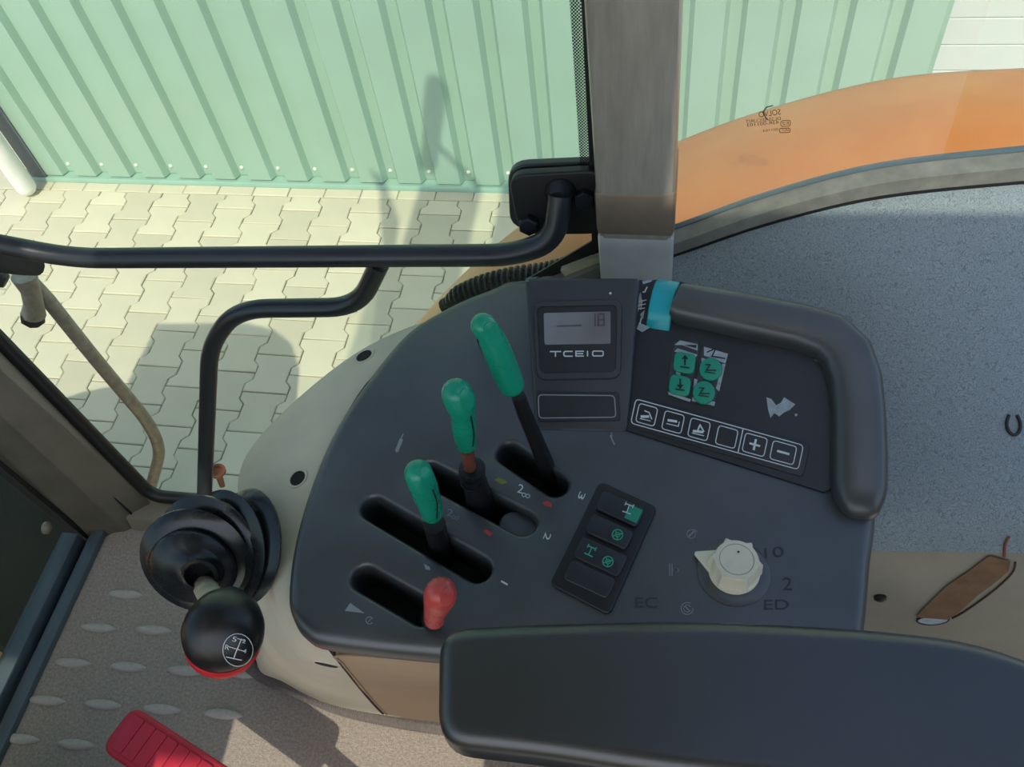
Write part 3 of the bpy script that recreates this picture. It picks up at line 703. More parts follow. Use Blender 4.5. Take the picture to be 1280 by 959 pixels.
# lettering of wide strokes
GL = {'T': [[(0, 0), (1, 0)], [(.5, 0), (.5, 1)]], 'C': [[(1, 0), (.15, 0), (0, .2), (0, .8), (.15, 1), (1, 1)]], 'E': [[(1, 0), (0, 0), (0, 1), (1, 1)], [(0, .5), (.9, .5)]],
      '1': [[(.5, 0), (.5, 1)]], '0': [[(.1, 0), (.9, 0), (1, .15), (1, .85), (.9, 1), (.1, 1), (0, .85), (0, .15), (.1, 0)]]}
pol = []
for ch, x0, w_ in (('T', 688, 13), ('C', 705, 10.5), ('E', 720, 9.5), ('1', 730.5, 8), ('0', 741, 13)):
    for ln in GL[ch]: pol += stroke([(x0+w_*a, 440+6*b_-.01*(x0-688)) for a, b_ in ln], 1.5)
onto(pol, hD(.0016), 'display_lettering', 'white_print', dp)
seg7 = {'1': [[(1, 0), (1, 1)]], '8': [[(0, 0), (1, 0), (1, 1), (0, 1), (0, 0)], [(0, .5), (1, .5)]]}
pol = []
for ch, x0 in (('1', 737), ('8', 748)):
    for ln in seg7[ch]: pol += stroke([(x0+7*a, 393.5+14*b_) for a, b_ in ln], 1.8)
pol += stroke([(697, 408.5), (727, 407.5)], 1.4)
onto(pol, hD(.0022), 'screen_digits', 'lcd_ink', dp)
pol = stroke(rounded([(673, 494), (768, 495), (770, 522), (674, 523)], 5, 3), 1.3, True)
onto(pol, hD(.0016), 'printed_outline', 'grey_print', dp)
plate('blank_label', D, rounded(uv(D, [(670, 490), (773, 491), (775, 526), (672, 527)]), .003), 'plastic_film', dp, edge=((.0005, .0),), top=.001)
for x, y in ((663, 525), (664, 530), (662, 515)): onto([circ(x, y, 2.5, 7)], hD(.0008), 'scuff_mark', 'scuff', dp)
onto([circ(763, 367, 1.6, 8)], hD(.0008), 'white_speck', 'white_print', dp)

# ---- hitch control panel and its raised rim
e0, e1 = onz(784, 538, ZC+.002), onz(1030, 615, ZC+.002); ue = (e1-e0).normalized(); be = Vector((-ue.y, ue.x, 0)); te = math.radians(17)
EN = Vector((0, 0, 1))*math.cos(te)-be*math.sin(te)
E_ = Plane(e0, EN, ue)
hpx = [(798, 350), (850, 352), (990, 392), (1045, 430), (1062, 480), (1062, 600), (1030, 615), (784, 538)]
hp_ = plate('hitch_panel', E_, uv(E_, hpx), 'plastic_film', con, edge=((.001, -.003), (.001, -.05), (.001, -.12)))
rimst = [(846, 381, 23), (852, 383, 25), (880, 388, 26), (940, 400, 28), (1000, 412, 29), (1036, 424, 31), (1058, 446, 32), (1068, 478, 32), (1072, 520, 32), (1073, 570, 33), (1073, 610, 33), (1074, 628, 29), (1075, 642, 22), (1075, 650, 12)]
RC = [Vector(E_.px(x, y)) for x, y, w_ in rimst]; secs_ = []
for i, (x, y, w_) in enumerate(rimst):
    t = (RC[min(i+1, len(RC)-1)]-RC[max(i-1, 0)]).normalized(); lt = Vector((-t.y, t.x)); wm = w_*depth(E_.hit(x, y))/F
    hh = .024*(1 if i < 11 else (.92, .72, .40)[i-11]); sec = [(-wm, -.006)]
    for k in range(13):
        th_ = math.pi*(1-k/12); sec.append((wm*math.copysign(abs(math.cos(th_))**.62, math.cos(th_)), hh*math.sin(th_)**.62))
    sec += [(wm, -.02), (wm, -.12)]
    secs_.append([E_.at(*(RC[i]-lt*l_), h_) for l_, h_ in sec])
rim = loft('panel_rim', secs_, 'plastic', con, False, (True, True), sharp=60)
def hE(h): return lambda x, y: E_.hit(x, y, h)
# teal thumb wheel in a worn printed scale
wp = plate('wheel_scale', E_, uv(E_, [(797, 352), (822, 350), (812, 412), (794, 408)]), 'plastic_film', hp_, edge=((.0005, 0),), top=.001)
cA, cB = E_.hit(812, 380, -.010), E_.hit(845, 383, -.010); ax = (cB-cA).normalized()
wv = EN.cross(ax).normalized(); rw = .042*1.0
n_ = 28; ringsw = []
hw = 12.5*depth(cA)/F
mid = E_.hit(829, 381, 0)
halfl = (E_.hit(836, 350, 0)-E_.hit(822, 411, 0)).length/2
prof_ = []
for k in range(15):
    t = -1+2*k/14; prof_.append((t*halfl, .016*(1-abs(t)**2.6)))
dirl = (E_.hit(836, 350, 0)-E_.hit(822, 411, 0)).normalized(); dirw = (E_.hit(846, 383, 0)-E_.hit(813, 378, 0)); dirw = (dirw-dirl*dirw.dot(dirl)); hw = dirw.length/2*.86; dirw.normalize()
rg = []
for s_, hh in ((-1, -.012), (-1, .0), (-.9, .0), (.9, .0), (1, -.0), (1, -.012)):
    rg.append([mid+dirl*a+dirw*(s_*hw)+EN*((b_+(-.0012 if abs(s_) == 1 else 0)) if hh == 0 else hh) for a, b_ in prof_])
tw = loft('thumb_wheel', rg, 'teal', hp_, False, (False, False), 35)
tag(tw, 'teal thumb wheel')
pol = [[(803, 352), (816, 350), (814, 353), (804, 356)], [(795, 378), (801, 366), (803, 377), (797, 392), (790, 397)], [(799, 404), (813, 410), (803, 416), (796, 412)], [(800, 394), (806, 388), (804, 400)], [(855, 357), (862, 356), (860, 362), (853, 361)]]
for q_ in pol: onto([q_], hE(.0014), 'worn_sticker', 'scuff', hp_)
pol = stroke([(809, 360), (806, 366), (804, 366)], 1.6)+stroke([(808, 376), (799, 378)], 1.2)+stroke([(807, 381), (798, 383)], 1.2)+stroke([(806, 386), (798, 387)], 1.2)+stroke([(803, 376), (801, 388)], 1.0)+stroke([(802, 398), (800, 406)], 1.4)
onto(pol, hE(.0018), 'scale_marks', 'white_print', hp_)
# green keys on their stickers
st = [[(843, 428), (873, 428), (874, 440), (861, 496), (834, 494), (838, 455)], [(878, 433), (911, 442), (907, 455), (892, 508), (864, 500), (872, 470)]]
for q in st: plate('key_sticker', E_, uv(E_, q), 'plastic_panel', hp_, edge=((.0004, 0),), top=.0008)
pol = [[(843, 432), (850, 426), (872, 431), (872, 439), (853, 432)], [(880, 434), (910, 443), (907, 455), (880, 445)], [(843, 440), (847, 436), (872, 444), (869, 448)], [(845, 463), (852, 464), (850, 470), (845, 468)], [(835, 490), (864, 500), (862, 503), (836, 494)],
       [(866, 497), (894, 503), (893, 508), (865, 502)], [(903, 455), (907, 456), (899, 490), (895, 486)], [(877, 448), (900, 454), (898, 458), (877, 453)], [(868, 474), (872, 475), (868, 495), (866, 492)]]
for q_ in pol: onto([q_], hE(.0012), 'worn_sticker', 'scuff', hp_)
onto([[(855, 432), (871, 432), (870, 436)], *stroke([(884, 441), (895, 436), (890, 446), (906, 449)], 1.6)], hE(.0016), 'sticker_drawing', 'dark_print', hp_)
def key(px, r, name='green_key'):
    return plate(name, E_, rounded(uv(E_, px), r), 'green_button', hp_, edge=quarter(.0012, .0042, 3)+[(.0012, .0)], top=.0042)
k1 = key([(845, 442), (869, 446), (866, 468), (843, 464)], .005); k2 = key([(840, 470), (863, 475), (860, 496), (837, 491)], .005)
k3 = key(circ(888.5, 463, 13, 14), .001); k4 = key(circ(880, 492, 13, 14, sx=.98), .001)
arr = lambda x, y, s_: stroke([(x, y-6*s_), (x, y+5*s_)], 2.2)+[[(x-4.5, y-2*s_), (x, y-7*s_), (x+4.5, y-2*s_)]]+stroke([(x-5.5, y+7.5), (x+5, y+9)], 1.8)
onto(arr(856.5, 453, 1), hE(.0048), 'key_symbol', 'dark_print', k1); onto(arr(850.5, 481, -1), hE(.0048), 'key_symbol', 'dark_print', k2)
zz = lambda x, y: stroke([(x-6, y-5), (x, y-5), (x-5, y+2), (x+7, y+2)], 1.4)+stroke([(x-7, y+4), (x+6, y+6)], 1.2)
onto(zz(888, 463), hE(.0048), 'key_symbol', 'dark_print', k3); onto(zz(880, 492), hE(.0048), 'key_symbol', 'dark_print', k4)
# row of six printed keys
rowq = quadmap((795, 500), (1004, 558), (789, 528))
def rowbox(a0_, a1_, y0_, y1_): return [rowq(a0_, y0_), rowq(a1_, y0_), rowq(a1_, y1_), rowq(a0_, y1_)]
plate('key_row', E_, rounded(uv(E_, [(790, 496), (1012, 556), (1003, 596), (786, 532)]), .005), 'plastic_film', hp_, edge=quarter(.0008, .0014, 3)+[(.0008, 0)], top=.0014)
pol = stroke(rounded(rowbox(0, 1, -.02, 1.06), 5, 3), 1.2, True)
cells = [(.025, .135), (.18, .295), (.335, .45), (.50, .615), (.66, .79), (.825, .965)]
for a_, c_ in cells: pol += stroke(rounded(rowbox(a_, c_, .12, .93), 4, 3), 1.2, True)
pol += stroke([rowq(.64, .0), rowq(.64, 1.04)], 1.3)
def cellsym(ci, polys): a_, c_ = cells[ci]; return [[rowq(a_+(c_-a_)*(u_*.5+.5), .52+v_*.40) for u_, v_ in p] for p in polys]
pol += cellsym(0, stroke([(-.5, .35), (.2, .15)], .28)+stroke([(-.3, -.35), (.2, -.3), (.6, .3)], .13)+stroke([(-.6, .6), (.5, .55)], .10))
pol += cellsym(1, stroke([(-.5, -.05), (.3, -.15)], .26)+stroke([(-.6, .35), (.6, .3), (.6, -.2)], .10))
pol += cellsym(2, stroke([(-.5, .35), (.4, .2)], .26)+stroke([(-.1, .1), (.0, -.5), (.5, .1)], .15)+stroke([(-.6, .6), (.6, .55)], .10))
pol += cellsym(4, stroke([(-.42, 0), (.42, 0)], .22)+stroke([(0, -.55), (0, .55)], .20))
pol += cellsym(5, stroke([(-.45, 0), (.45, 0)], .24))
onto(pol, hE(.0018), 'key_row_print', 'white_print', hp_)
# peeled white patch
for q_ in ([(958, 497), (964, 499), (970, 507), (976, 504), (980, 497), (988, 502), (994, 506), (987, 513), (980, 516), (974, 521), (968, 517), (963, 523), (960, 512)], circ(995, 519, 1.8, 7), circ(1037, 490, 1.6, 7)): onto([q_], hE(.0008), 'peeled_patch', 'scuff', hp_)
onto(stroke([(1018, 450), (1026, 454)], 1), hE(.0009), 'scratch', 'grey_print', hp_)

# ---- rocker switch block
def hT(h): return lambda x, y: TOP.hit(x, y, h)
swo = rounded(uv(TOP, [(751, 606), (819, 637), (761, 768), (690, 731)]), .005)
sb_ = plate('switch_block', TOP, swo, 'black', con, edge=quarter(.0016, .004, 3)+[(.0016, -.002)], top=.004)
q = quadmap((757, 616), (811, 641), (703, 729))
def sw(n0, n1, a0_=.04, a1_=.96, m_='plastic_film', h_=.0085, name='rocker_switch'):
    px = [q(a0_, n0), q(a1_, n0), q(a1_, n1), q(a0_, n1)]
    return plate(name, TOP, rounded(uv(TOP, px), .003), m_, sb_, edge=quarter(.0014, h_, 3)+[(.0014, .003)], top=h_)
s1 = sw(.03, .205, .0, .9); s2 = sw(.285, .455, .02, .9); s3 = sw(.52, .72, .02, 1., h_=.0062, name='indicator_lens'); s4 = sw(.775, .96, .02, .98, h_=.0055, name='blank_cover')
pol = [[q(.62, .045), q(.9, .045), q(.9, .19), q(.62, .19)]]
onto(pol, hT(.0090), 'switch_lamp', 'green_button', s1)
axle = lambda: stroke([(-6, -6), (6, -6)], 1.6)+stroke([(-6, 6), (6, 6)], 1.6)+stroke([(0, -6), (0, 6)], 1.3)+stroke([(-6, -8.5), (-6, -3.5)], 1.4)+stroke([(6, -8.5), (6, -3.5)], 1.4)
gear = lambda: stroke(circ(0, 0, 6.5, 12), 1.3, True)+stroke([(-4, 4), (4, -4)], 1.6)+stroke([(-4, -3), (3, 5)], 1.3)+stroke(circ(0, 0, 3, 8), 1.2, True)
onto(shift(axle(), 785, 642, 20, .85), hT(.0094), 'switch_symbol', 'white_print', s1)
onto(shift(gear(), 772, 674, 30, 1.0), hT(.0090), 'switch_symbol', 'green_print', s2)
onto(shift(axle(), 738, 693, 25, .85)+shift(gear(), 760, 706, 30, 1.0), hT(.0066), 'lens_symbols', 'green_print', s3)

# ---- cream rotary knob
kp = TOP.hit(917, 716); kx = Vector((0, 0, 1))
kn = lathe('dial_base', kp+Vector((0, 0, 0)), kx, [(.032, 0), (.032, .001), (.028, .0035), (.023, .004)], 'plastic', con, 28)
def gearring(r, z, dr_=.0016, N=72):
    out_ = []
    for k in range(N):
        t = 2*math.pi*k/N; w_ = max(0., math.cos(6*t+.6))**4; out_.append(kp+Vector(((r+dr_*w_*2)*math.cos(t), (r+dr_*w_*2)*math.sin(t), z)))
    return out_
dk = loft('dial_knob', [gearring(.0225, .004, 0), gearring(.0225, .0075, 0), gearring(.0205, .008), gearring(.0195, .025), gearring(.0182, .0275, .0012), gearring(.0150, .028, 0), gearring(.0146, .0268, 0), gearring(.0141, .0278, 0)], 'cream', con, True, (True, True), 35)
tag(dk, 'cream rotary knob with pointer')
tip = Vector(TOP.px(873, 697)); kc = Vector((kp.x, kp.y)); tip = kc+(tip-kc).normalized()*.037
dd = (tip-kc).normalized(); pn = Vector((-dd.y, dd.x))
plate('dial_pointer', Plane((0, 0, ZC), (0, 0, 1)), rounded([tuple(kc+pn*.0215), tuple(tip), tuple(kc-pn*.0215)], .002), 'cream', dk, edge=quarter(.001, .0078, 3)+[(.001, .004)], top=.0078)
onto([circ(923, 690, 1.6, 7)], lambda x, y: onz(x, y, ZC+.0282), 'dial_speck', 'dark_print', dk)
# printed symbols on the console
def pr(polys, m_, name='printed_symbol'): return onto(polys, surf(cover, .0004), name, m_, con)
pr([[(494, 563), (500, 548), (504, 550), (498, 565), (495, 566)], *stroke([(501, 549), (504, 543)], 1.4)], 'grey_print')
pr(shift(text_polys('2', 0, 8, 7, 8, 11), 648, 608, 15)+shift(stroke(circ(0, 0, 2.4, 8), 1.1, True)+stroke(circ(5, .5, 2.4, 8), 1.1, True), 655, 619, 10), 'white_print')
pr(shift(text_polys('2', 0, 8, 7, 8, 9), 560, 637, 15)+shift(stroke(circ(0, 0, 2, 8), 1., True)+stroke(circ(4.4, .5, 2, 8), 1., True), 567, 647, 10), 'grey_print')
pr(shift(text_polys('3', -4.5, 4, 4.5, 4, 8), 727, 620, 112), 'white_print')
pr(shift(text_polys('2', -4.5, 4, 4.5, 4, 8), 684, 671, 112), 'white_print')
pr(stroke([(627, 727), (634, 731)], 2.2), 'white_print')
pr([[(618, 600), (623, 597), (632, 601), (634, 604), (627, 606)]], 'olive_print'); pr([[(678, 629), (683, 626), (690, 630), (689, 635), (681, 633)]], 'red_print'); pr([[(603, 664), (608, 662), (616, 667), (613, 671)]], 'red_print')
pr([[(431, 764), (438, 754), (456, 767)]], 'grey_print')
pr(stroke(circ(462, 776, 4.5, 9, 40, 330), 1.2)+stroke([(459, 779), (465, 773)], 1), 'grey_print'); pr([[(530, 705), (537, 709), (538, 713), (532, 712)]], 'grey_print')
pr(stroke(circ(0, 0, 1, 3), .1), 'grey_print') if False else None
pr(shift(stroke(circ(0, 0, 6, 12), 1, True)+stroke([(-3, 3), (3, -3)], 2)+stroke([(4, -7), (8, -3)], 1), 864, 668, 0, .9), 'grey_print')
pr(stroke([(837, 705), (837, 720)], 1)+stroke([(840, 705), (840, 720)], 1)+stroke(circ(845, 713, 3, 8), 2, True), 'grey_print')
pr(shift(stroke(circ(0, 0, 7.5, 14, 0, 300), 1.1)+stroke(circ(0, 0, 4.5, 10, 30, 330), 1)+stroke([(-3, -3), (2, 2)], 1.4), 859, 761), 'grey_print')
pr(stroke([(763, 545), (768, 556)], 1.6)+stroke([(764, 541), (765, 546)], .9), 'grey_print')

for t_, x0, y0, x1, y1, h_ in (('EC', 794, 760, 822, 760, 13), ('10', 956, 698, 980, 696, 13), ('2', 978, 738, 990, 738, 16), ('ED', 955, 762, 986, 762, 12)): pr(text_polys(t_, x0, y0, x1, y1, h_), 'pen', 'pen_writing')

# ================================================================== levers
def ptube(name, pts, m_, parent, seg=16, sub=4, ends=(True, True), sq=1.):
    """rounded handle through (x, y, depth Y, radius in picture units) stations"""
    P3 = [Q(x, y, Y) for x, y, Y, r in pts]; R3_ = [r*depth(p)/F for p, (x, y, Y, r) in zip(P3, pts)]
    S = smooth([(p.x, p.y, p.z, r) for p, r in zip(P3, R3_)], sub, False) if False else None
    N = len(P3); path, rad = [], []
    for i in range(N-1):
        for s_ in range(sub):
            t = s_/sub
            def cr(a, b_, c, d): return .5*((2*b_)+(c-a)*t+(2*a-5*b_+4*c-d)*t*t+(3*b_-a-3*c+d)*t**3)
            g_ = lambda L_, k: L_[min(max(k, 0), N-1)]
            path.append(cr(g_(P3, i-1), P3[i], P3[i+1], g_(P3, i+2))); rad.append(cr(g_(R3_, i-1), R3_[i], R3_[i+1], g_(R3_, i+2)))
    path.append(P3[-1]); rad.append(R3_[-1])
    path, rad = roundends(path, rad, 5, *ends)
    return tube(name, path, rad, m_, parent, seg, True, sq)
def pad(o, cx, cy, rx, ry, ang, m_, parent, name='thumb_pad'):
    ht = surf(o, .0009); c, s_ = math.cos(math.radians(ang)), math.sin(math.radians(ang)); N = 18
    def pt(k, f_): a = 2*math.pi*k/N; x, y = rx*f_*math.cos(a), ry*f_*math.sin(a); return (cx+x*c-y*s_, cy+x*s_+y*c)
    rings_ = [[surf_(*pt(k, f_)) for k in range(N)] for f_, surf_ in ((1., surf(o, -.0004)), (.93, surf(o, .0011)), (.7, surf(o, .0006)), (.35, surf(o, .0003)), (.02, surf(o, .0003)))]
    return loft(name, rings_, m_, parent, True, (False, True), 60)
def lever(base, Yb, shaft, knob, label, kmat, padspec, extra=None, seam=None):
    b3 = onz(base[0], base[1], ZC-.045)
    t = thing('control_lever', tuple(b3), label, 'lever', 'control levers in the console slots')
    Yb = b3.y+Yb
    P3 = [b3]+[Q(x, y, Yb) for x, y, r in shaft]; R_ = [shaft[0][2]*depth(b3)/F*1.15]+[r*depth(p)/F for p, (x, y, r) in zip(P3[1:], shaft)]
    sh = tube('shaft', P3, R_, 'black', t, 14)
    kb = ptube('knob', [(x, y, Yb, r) for x, y, r in knob], kmat, t)
    if padspec: pad(kb, *padspec, kmat, kb)
    if seam:
        ht = surf(kb, .0001); P_ = [ht(*p_) for p_ in smooth([(a, b_) for a, b_ in seam], 5, False)]
        tube('seam', P_, .0007, 'black', kb, 6)
    return t, Yb
lever((694, 608), 0.0, [(684, 585, 11), (672, 555, 10), (655, 515, 9.5), (648, 495, 9)], [(639, 480, 16.5), (629, 458, 18), (617, 428, 17.5), (604, 407, 16)], 'long green handled lever leaning beside the display panel', 'green_knob', (616, 418, 12, 17, -22), seam=[(597, 424), (606, 452), (622, 484)])
t3, Y3 = lever((603, 645), 0.0, [(600, 630, 18), (592, 595, 14.5), (590, 586, 14)], [(583, 554, 13.5), (580, 535, 15.5), (579, 519, 15.5), (575, 502, 20), (571, 492, 19.5)], 'green handled lever with worn notch and bare steel above its black sleeve', 'green_knob', (584, 500, 9, 15, -20), seam=[(588, 520), (592, 540), (591, 558)])
P_ = [Q(588, 590, Y3), Q(584, 562, Y3)]; tube('steel_stem', P_, 8.*depth(P_[0])/F, 'rust', t3, 12)
for k, (x, y) in enumerate(((590, 586), (590, 593), (591, 600))): p = Q(x, y, Y3); lathe('sleeve_ring', p, Q(588, 570, Y3)-p, [(.010, -.002), (.0125, -.0015), (.0128, 0), (.0125, .0015), (.010, .002)], 'rubber', t3, 16)
lever((553, 698), 0.0, [(550, 685, 14), (546, 668, 13.5), (543, 655, 14)], [(540, 641, 14), (536, 628, 15.5), (529, 608, 18), (523, 592, 18)], 'green handled lever in the slot next to the red lever', 'green_knob', (534, 598, 8.5, 16, -24), seam=[(541, 612), (546, 628), (546, 648)])
lever((531, 771), -0.025, [(540, 778, 10), (544, 772, 10)], [(543, 774, 13), (544, 765, 14.5), (547, 755, 17.5), (550, 745, 21), (551, 741, 20)], 'red handled lever at the end of the lowest slot', 'red_knob', (558, 746, 8, 12, 15))

# ================================================================== gear lever with bellows
B_ = onz(312, 678, 1.93); T_ = onz(243, 716, 2.035)
gl = thing('gear_lever', tuple(B_), 'gear lever with black rubber bellows and round black knob with red rim', 'gear lever')
axn = (T_-B_).normalized()
st_ = [((316, 677), 1.925, 70, 0), ((313, 677), 1.928, 72, 0), ((308, 678), 1.934, 70, .05), ((303, 679), 1.940, 60, .1), ((298, 679), 1.944, 58, .15), ((290, 680), 1.950, 69, .2), ((284, 681), 1.956, 73, .25), ((279, 683), 1.960, 68, .3), ((275, 685), 1.964, 60, .36), ((271, 686), 1.970, 62, .42),
       ((265, 688), 1.978, 74, .5), ((260, 690), 1.984, 76, .55), ((257, 693), 1.988, 68, .6), ((254, 695), 1.992, 60, .65), ((252, 697), 1.998, 62, .7), ((248, 700), 2.005, 72, .75), ((245, 702), 2.010, 72, .8), ((243, 705), 2.014, 62, .84), ((242, 707), 2.017, 53, .88), ((241, 709), 2.024, 54, .92), ((241, 711), 2.031, 50, .96),
       ((243, 714), 2.036, 38, 1), ((246, 717), 2.040, 27, 1), ((249, 719), 2.046, 23, 1), ((249, 720), 2.044, 19, 1), ((249, 720), 2.030, 16, 1)]
ringsb = []
pS, nS = normal_at(skirt, 324, 676); dzb = pS.z-1.928
for (px_, py_), z_, r_, t in st_:
    c_ = onz(px_+16*(1-t), py_+5*(1-t), z_+dzb*(1-.6*t))+nS*(.016*(1-t)); cd = (CP-c_).normalized(); n0 = (nS*.6+cd*.45-CR*.35).normalized(); n1 = cd*.80-CU*.50-CR*.18; nn = n0.lerp(n1, t).normalized(); xv = (CR-nn*CR.dot(nn)).normalized(); yv = nn.cross(xv); sc_ = depth(c_)/F*r_
    ringsb.append([c_+(xv*math.cos(2*math.pi*k/40)+yv*math.sin(2*math.pi*k/40))*sc_ for k in range(40)])
bo = loft('rubber_bellows', ringsb, 'rubber', gl, True, (True, True), 70)
K = onz(283, 786, 2.20); sT = onz(251, 722, 2.05)
tube('shaft', [T_-axn*.03, sT, onz(264, 748, 2.115), K+(sT-K)*.3], [.0125, .0125, .0115, .011], 'steel', gl, 16)
ka = (K-onz(262, 740, 2.12)).normalized()
kaxis = (ka*.55+(-_f)*.30+Vector((0, -.25, .0))).normalized()
Kc = onz(281, 782, 2.185)
kprof = [(.012, -.050), (.014, -.046), (.017, -.037), (.024, -.024), (.0300, -.010), (.0332, .004), (.0336, .014), (.031, .024), (.024, .031), (.014, .035), (.003, .036)]
kk = lathe('knob', Kc, kaxis, kprof, 'knob_black', gl, 40, 60)
rd = lathe('red_rim', Kc+(-CU)*.009-CR*.0015-(-_f)*.004, (kaxis+Vector((0, .1, .05))), [(.026, .006), (.0304, .009), (.0316, .014), (.0304, .020), (.026, .024)], 'red', kk, 40, 60)
hk = surf(kk, .0009)
pol = stroke(circ(297, 812, 20, 24, sx=.92), .9, True)
def fine(a_, c_, w_): return stroke([(a_[0]+(c_[0]-a_[0])*k/6, a_[1]+(c_[1]-a_[1])*k/6) for k in range(7)], w_)
pol += shift(fine((3, -13), (-4, 12), 1.2)+fine((-13, 11), (6, 13), 1.2)+fine((-11, -2), (9, 2), 1.)+fine((-2, -13), (8, -11), 1.), 297, 811, 6)
pol += text_polys('5', 290, 801, 295, 802, 6)+text_polys('R', 281, 811, 286, 812, 6)+text_polys('4', 303, 815, 307, 816, 5)+text_polys('2', 302, 803, 306, 804, 5)
onto(pol, hk, 'shift_pattern', 'white_print', kk)

# ================================================================== red hand lever by the floor
hb = thing('hand_lever', (onz(330, 1010, ZF).x, onz(330, 1010, ZF).y, ZF), 'red ribbed hand lever grip above the floor mat', 'lever')
ZB = 1.62
ga, gb_ = onz(163, 920, ZB), onz(330, 1032, ZB-.02); gd = (gb_-ga).normalized(); HP = Plane(ga, Vector((0, 0, 1))-gd*gd.z, gd)
wid = 25*depth(ga)/F; ln = (gb_-ga).length
gp_ = plate('grip', HP, rounded([(-.022, -wid), (ln, -wid), (ln, wid), (-.022, wid)], .014), 'red_grip', hb, edge=quarter(.006, 0, 4)+[(.006, -.02), (.002, -.03)])
for k in range(11):
    u0 = -.014+k*.0215
    plate('grip_rib', HP, rounded([(u0, -wid*.86), (u0+.0185, -wid*.86), (u0+.0185, wid*.86), (u0, wid*.86)], .003), 'red_grip', gp_, edge=quarter(.0012, .0035, 2)+[(.0012, -.001)], top=.0035)
tube('lever_arm', [gb_-gd*.05+Vector((0, 0, -.012)), gb_+gd*.10+Vector((0, 0, -.03)), gb_+gd*.16+Vector((0, 0, ZF-gb_.z+.02))], .012, 'black', hb, 12)
tube('push_pin', roundends([onz(152, 936, ZB-.03), onz(143, 934, ZB-.03)], [.006, .006])[0], roundends([onz(152, 936, ZB-.03), onz(143, 934, ZB-.03)], [.006, .006])[1], 'bar_grey', hb, 10)

# ================================================================== driver's seat with armrest
ZA = 2.28
seat = thing('driver_seat', (.25, -.15, ZF), 'driver seat with long black padded armrest next to the control console', 'seat')
AR = Plane((0, 0, ZA), (0, 0, 1))
apx = [(546, 781), (640, 775), (850, 769), (1000, 775), (1120, 783), (1225, 796), (1350, 842), (1340, 995), (1000, 985), (800, 962), (690, 944), (544, 928)]
ao = ccw(rounded(uv(AR, apx), [.022, .08, .08, .08, .06, .05, .028, .028, .08, .06, .06, .022], 6))
arm = plate('armrest', AR, offset(ao, -.014), 'armrest', seat, edge=quarter(.014, 0, 8)+[(.0146, -.030), (.011, -.040), (.003, -.046)], sharp=60)
tube('armrest_arm', [(.20, .185, ZA-.03), (.36, .19, ZA-.12), (.40, .0, ZA-.30)], .022, 'black', seat, 12)
cu_ = rounded([(-.26, -.40), (.36, -.40), (.36, .09), (-.26, .09)], .05)
plate('seat_cushion', Plane((0, 0, 1.98), (0, 0, 1)), [(a+.06, b_) for a, b_ in cu_], 'armrest', seat, edge=quarter(.03, 0, 4)+[(.03, -.12)])
box('backrest', (.40, -.40, 1.95), (.52, .09, 2.75), 'armrest', seat, .04, 3)
box('seat_base', (-.05, -.30, ZF), (.38, .0, 1.87), 'black', seat, .03)

# ================================================================== marks on the wheel arch
hv = surf(side, .0012); hl = surf(liner, .0012)
def hany(x, y):
    p, q_ = hv(x, y), hl(x, y); return p if (p-CP).length > 1.001 and ((q_-CP).length <= 1.001 or (p-CP).length < (q_-CP).length) else q_
wpq = [((1236, 693), (1262, 700)), ((1226, 700), (1260, 712)), ((1212, 711), (1250, 721)), ((1195, 722), (1236, 732)), ((1180, 733), (1222, 742)), ((1168, 745), (1210, 753)), ((1155, 758), (1198, 763)), ((1144, 770), (1184, 773))]
grid_ = [[(a_[0]+(c_[0]-a_[0])*k/6, a_[1]+(c_[1]-a_[1])*k/6) for k in range(7)] for a_, c_ in wpq]
loft('worn_patch', [[hany(*q_)+Vector((0, -.0012, .0012)) for q_ in r] for r in grid_], 'worn', arch, False, sharp=80)
ov = [hany(1166+20*math.cos(t*math.pi/10), 774-1.0*math.cos(t*math.pi/10)+5.5*math.sin(t*math.pi/10)) for t in range(20)]
tube('slot_rim', ov+[ov[0]], .0012, 'black', arch, 8)
onto([[(1166+19*math.cos(t*math.pi/10), 774+5*math.sin(t*math.pi/10)) for t in range(20)]], lambda x, y: hany(x, y)+Vector((0, -.0006, 0)), 'slot_plug', 'scuff', arch)
p, nn = normal_at(side, 1100, 746); lathe('arch_screw', p, nn, [(.007, -.001), (.007, .003), (.004, .005), (.001, .005)], 'black', arch, 12)
hk_ = [hany(x, y) for x, y in [(1261, 519), (1258, 530), (1261, 540), (1268, 544), (1274, 539), (1275, 529), (1271, 519)]]
tube('wire_hook', smooth(hk_, 4, False), .0016, 'black', arch, 8)
cr_ = [hany(x, y) for x, y in [(1261, 670), (1256, 680), (1255, 695)]]; tube('tear', smooth(cr_, 3, False), .0014, 'rust', arch, 6)
tg = [hany(x, y) for x, y in [(1269, 702), (1267, 712), (1257, 724), (1236, 742), (1205, 764), (1190, 772)]]; tube('tear', smooth(tg, 3, False), .0010, 'brown_print', arch, 6)

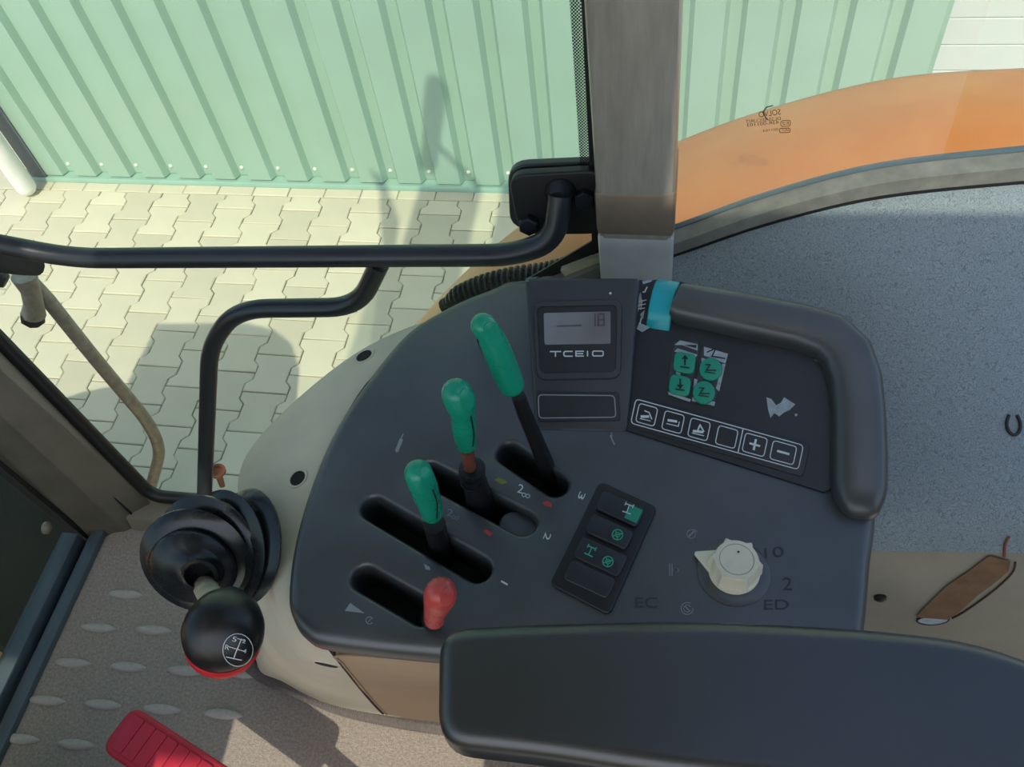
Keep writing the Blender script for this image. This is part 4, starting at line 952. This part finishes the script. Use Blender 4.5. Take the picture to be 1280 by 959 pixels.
# glass maker's mark, mirrored as seen from inside
pane = [o for o in bpy.data.objects if o.name.startswith('window_pane') and o.parent == win2][0]
hp2 = lambda x, y: door(x, y, .0085)
pol = text_polys('SOLVO', 949, 147, 976, 143, 7, True)+text_polys('DL25 SECURIT', 932, 154, 976, 150, 4, True)+text_polys('43R-001103', 934, 158.5, 974, 154.5, 4, True)+text_polys('E2', 978, 156.5, 986, 155.5, 4, True)+text_polys('001103', 954, 165, 973, 163, 3, True)+text_polys('DOT', 977, 164.5, 986, 163.5, 4, True)
pol += stroke(rounded([(976, 158.5), (988, 157.5), (988, 150), (976, 151)], 3, 3), .8, True)+stroke(rounded([(974.5, 166), (987.5, 165.5), (987.5, 160), (974.5, 160.5)], 2, 3), .8, True)
onto(pol, hp2, 'glass_mark', 'brown_print', win2)
onto(stroke([(966, 132), (958, 134), (954, 140), (957, 147), (960, 150)], 1.4), hp2, 'chip', 'dark_print', win2)

# ================================================================== front of the tractor, beyond the frame
hd = thing('tractor_hood', (-2.3, 0, .6), 'orange tractor hood in front of the cab', 'hood')
plate('hood_shell', Plane((0, 0, 1.80), (0, 0, 1)), rounded([(-3.6, -.34), (-1.25, -.38), (-1.25, .38), (-3.6, .34)], .08), 'orange_seen', hd, edge=quarter(.05, 0, 4)+[(.05, -1.0)])
fw = thing('front_wheel', (-2.1, .6, 0), 'front wheel with black mudguard', 'wheel')
lathe('tyre', Vector((-2.13, .46, .66)), (0, 1, 0), [(.30, 0), (.58, .0), (.65, .04), (.66, .08), (.66, .41), (.65, .45), (.58, .49), (.30, .49)], 'tyre', fw, 40)
lathe('rim', Vector((-2.13, .60, .66)), (0, 1, 0), [(.05, 0), (.31, .0), (.31, .24), (.28, .22), (.10, .12), (.05, .12)], 'orange_seen', fw, 30)
mgp = [(-2.23, 1.82), (-2.23, 1.82), (-1.80, 1.86), (-1.66, 1.82), (-1.56, 1.73), (-1.49, 1.56), (-1.46, 1.36)]
mg = [[Vector((x_, y_, z_+dz_)) for y_, dz_ in ((.48, 0), (.85, 0), (.85, -.02), (.48, -.02))] for x_, z_ in mgp[1:]]
loft('mudguard', mg, 'black', fw, True, (True, True))
prism('mudguard_skirt', [Vector((x_, .485, z_-.01)) for x_, z_ in mgp[1:]]+[Vector((-1.5, .485, .95)), Vector((-2.23, .485, 1.2))], (0, .02, 0), 'black', fw)
mi = thing('wing_mirror', (-.95, .85, 3.0), 'black wing mirror on a bent arm', 'mirror')
tube('mirror_arm', bend([(-.84, .80, 3.07), (-.86, .85, 3.07), (-1.04, 1.17, 2.90)], .03), .014, 'black', mi, 10)
MP = Plane((-1.035, 1.2, 2.92), (.1, -1, 0), (1, .1, 0))
plate('mirror_head', MP, rounded([(-.105, -.20), (-.035, -.24), (.10, .22), (.03, .25)], .04), 'black', mi, edge=quarter(.008, 0, 3)+[(.008, -.03), (0, -.05)])
cl = thing('dash_sun_block', (-.9, -.1, ZF), 'unseen dashboard block added to keep sun off the floor', 'dashboard')  # added out of view to shade the floor and bound its sun patches
plate('dash_body', Plane((0, 0, 2.05), (0, 0, 1)), rounded([(-1.04, -.75), (-.73, -.75), (-.69, -.1), (-.75, .02), (-1.04, .02)], .05), 'plastic', cl, edge=quarter(.03, 0, 4)+[(.03, -.62)])
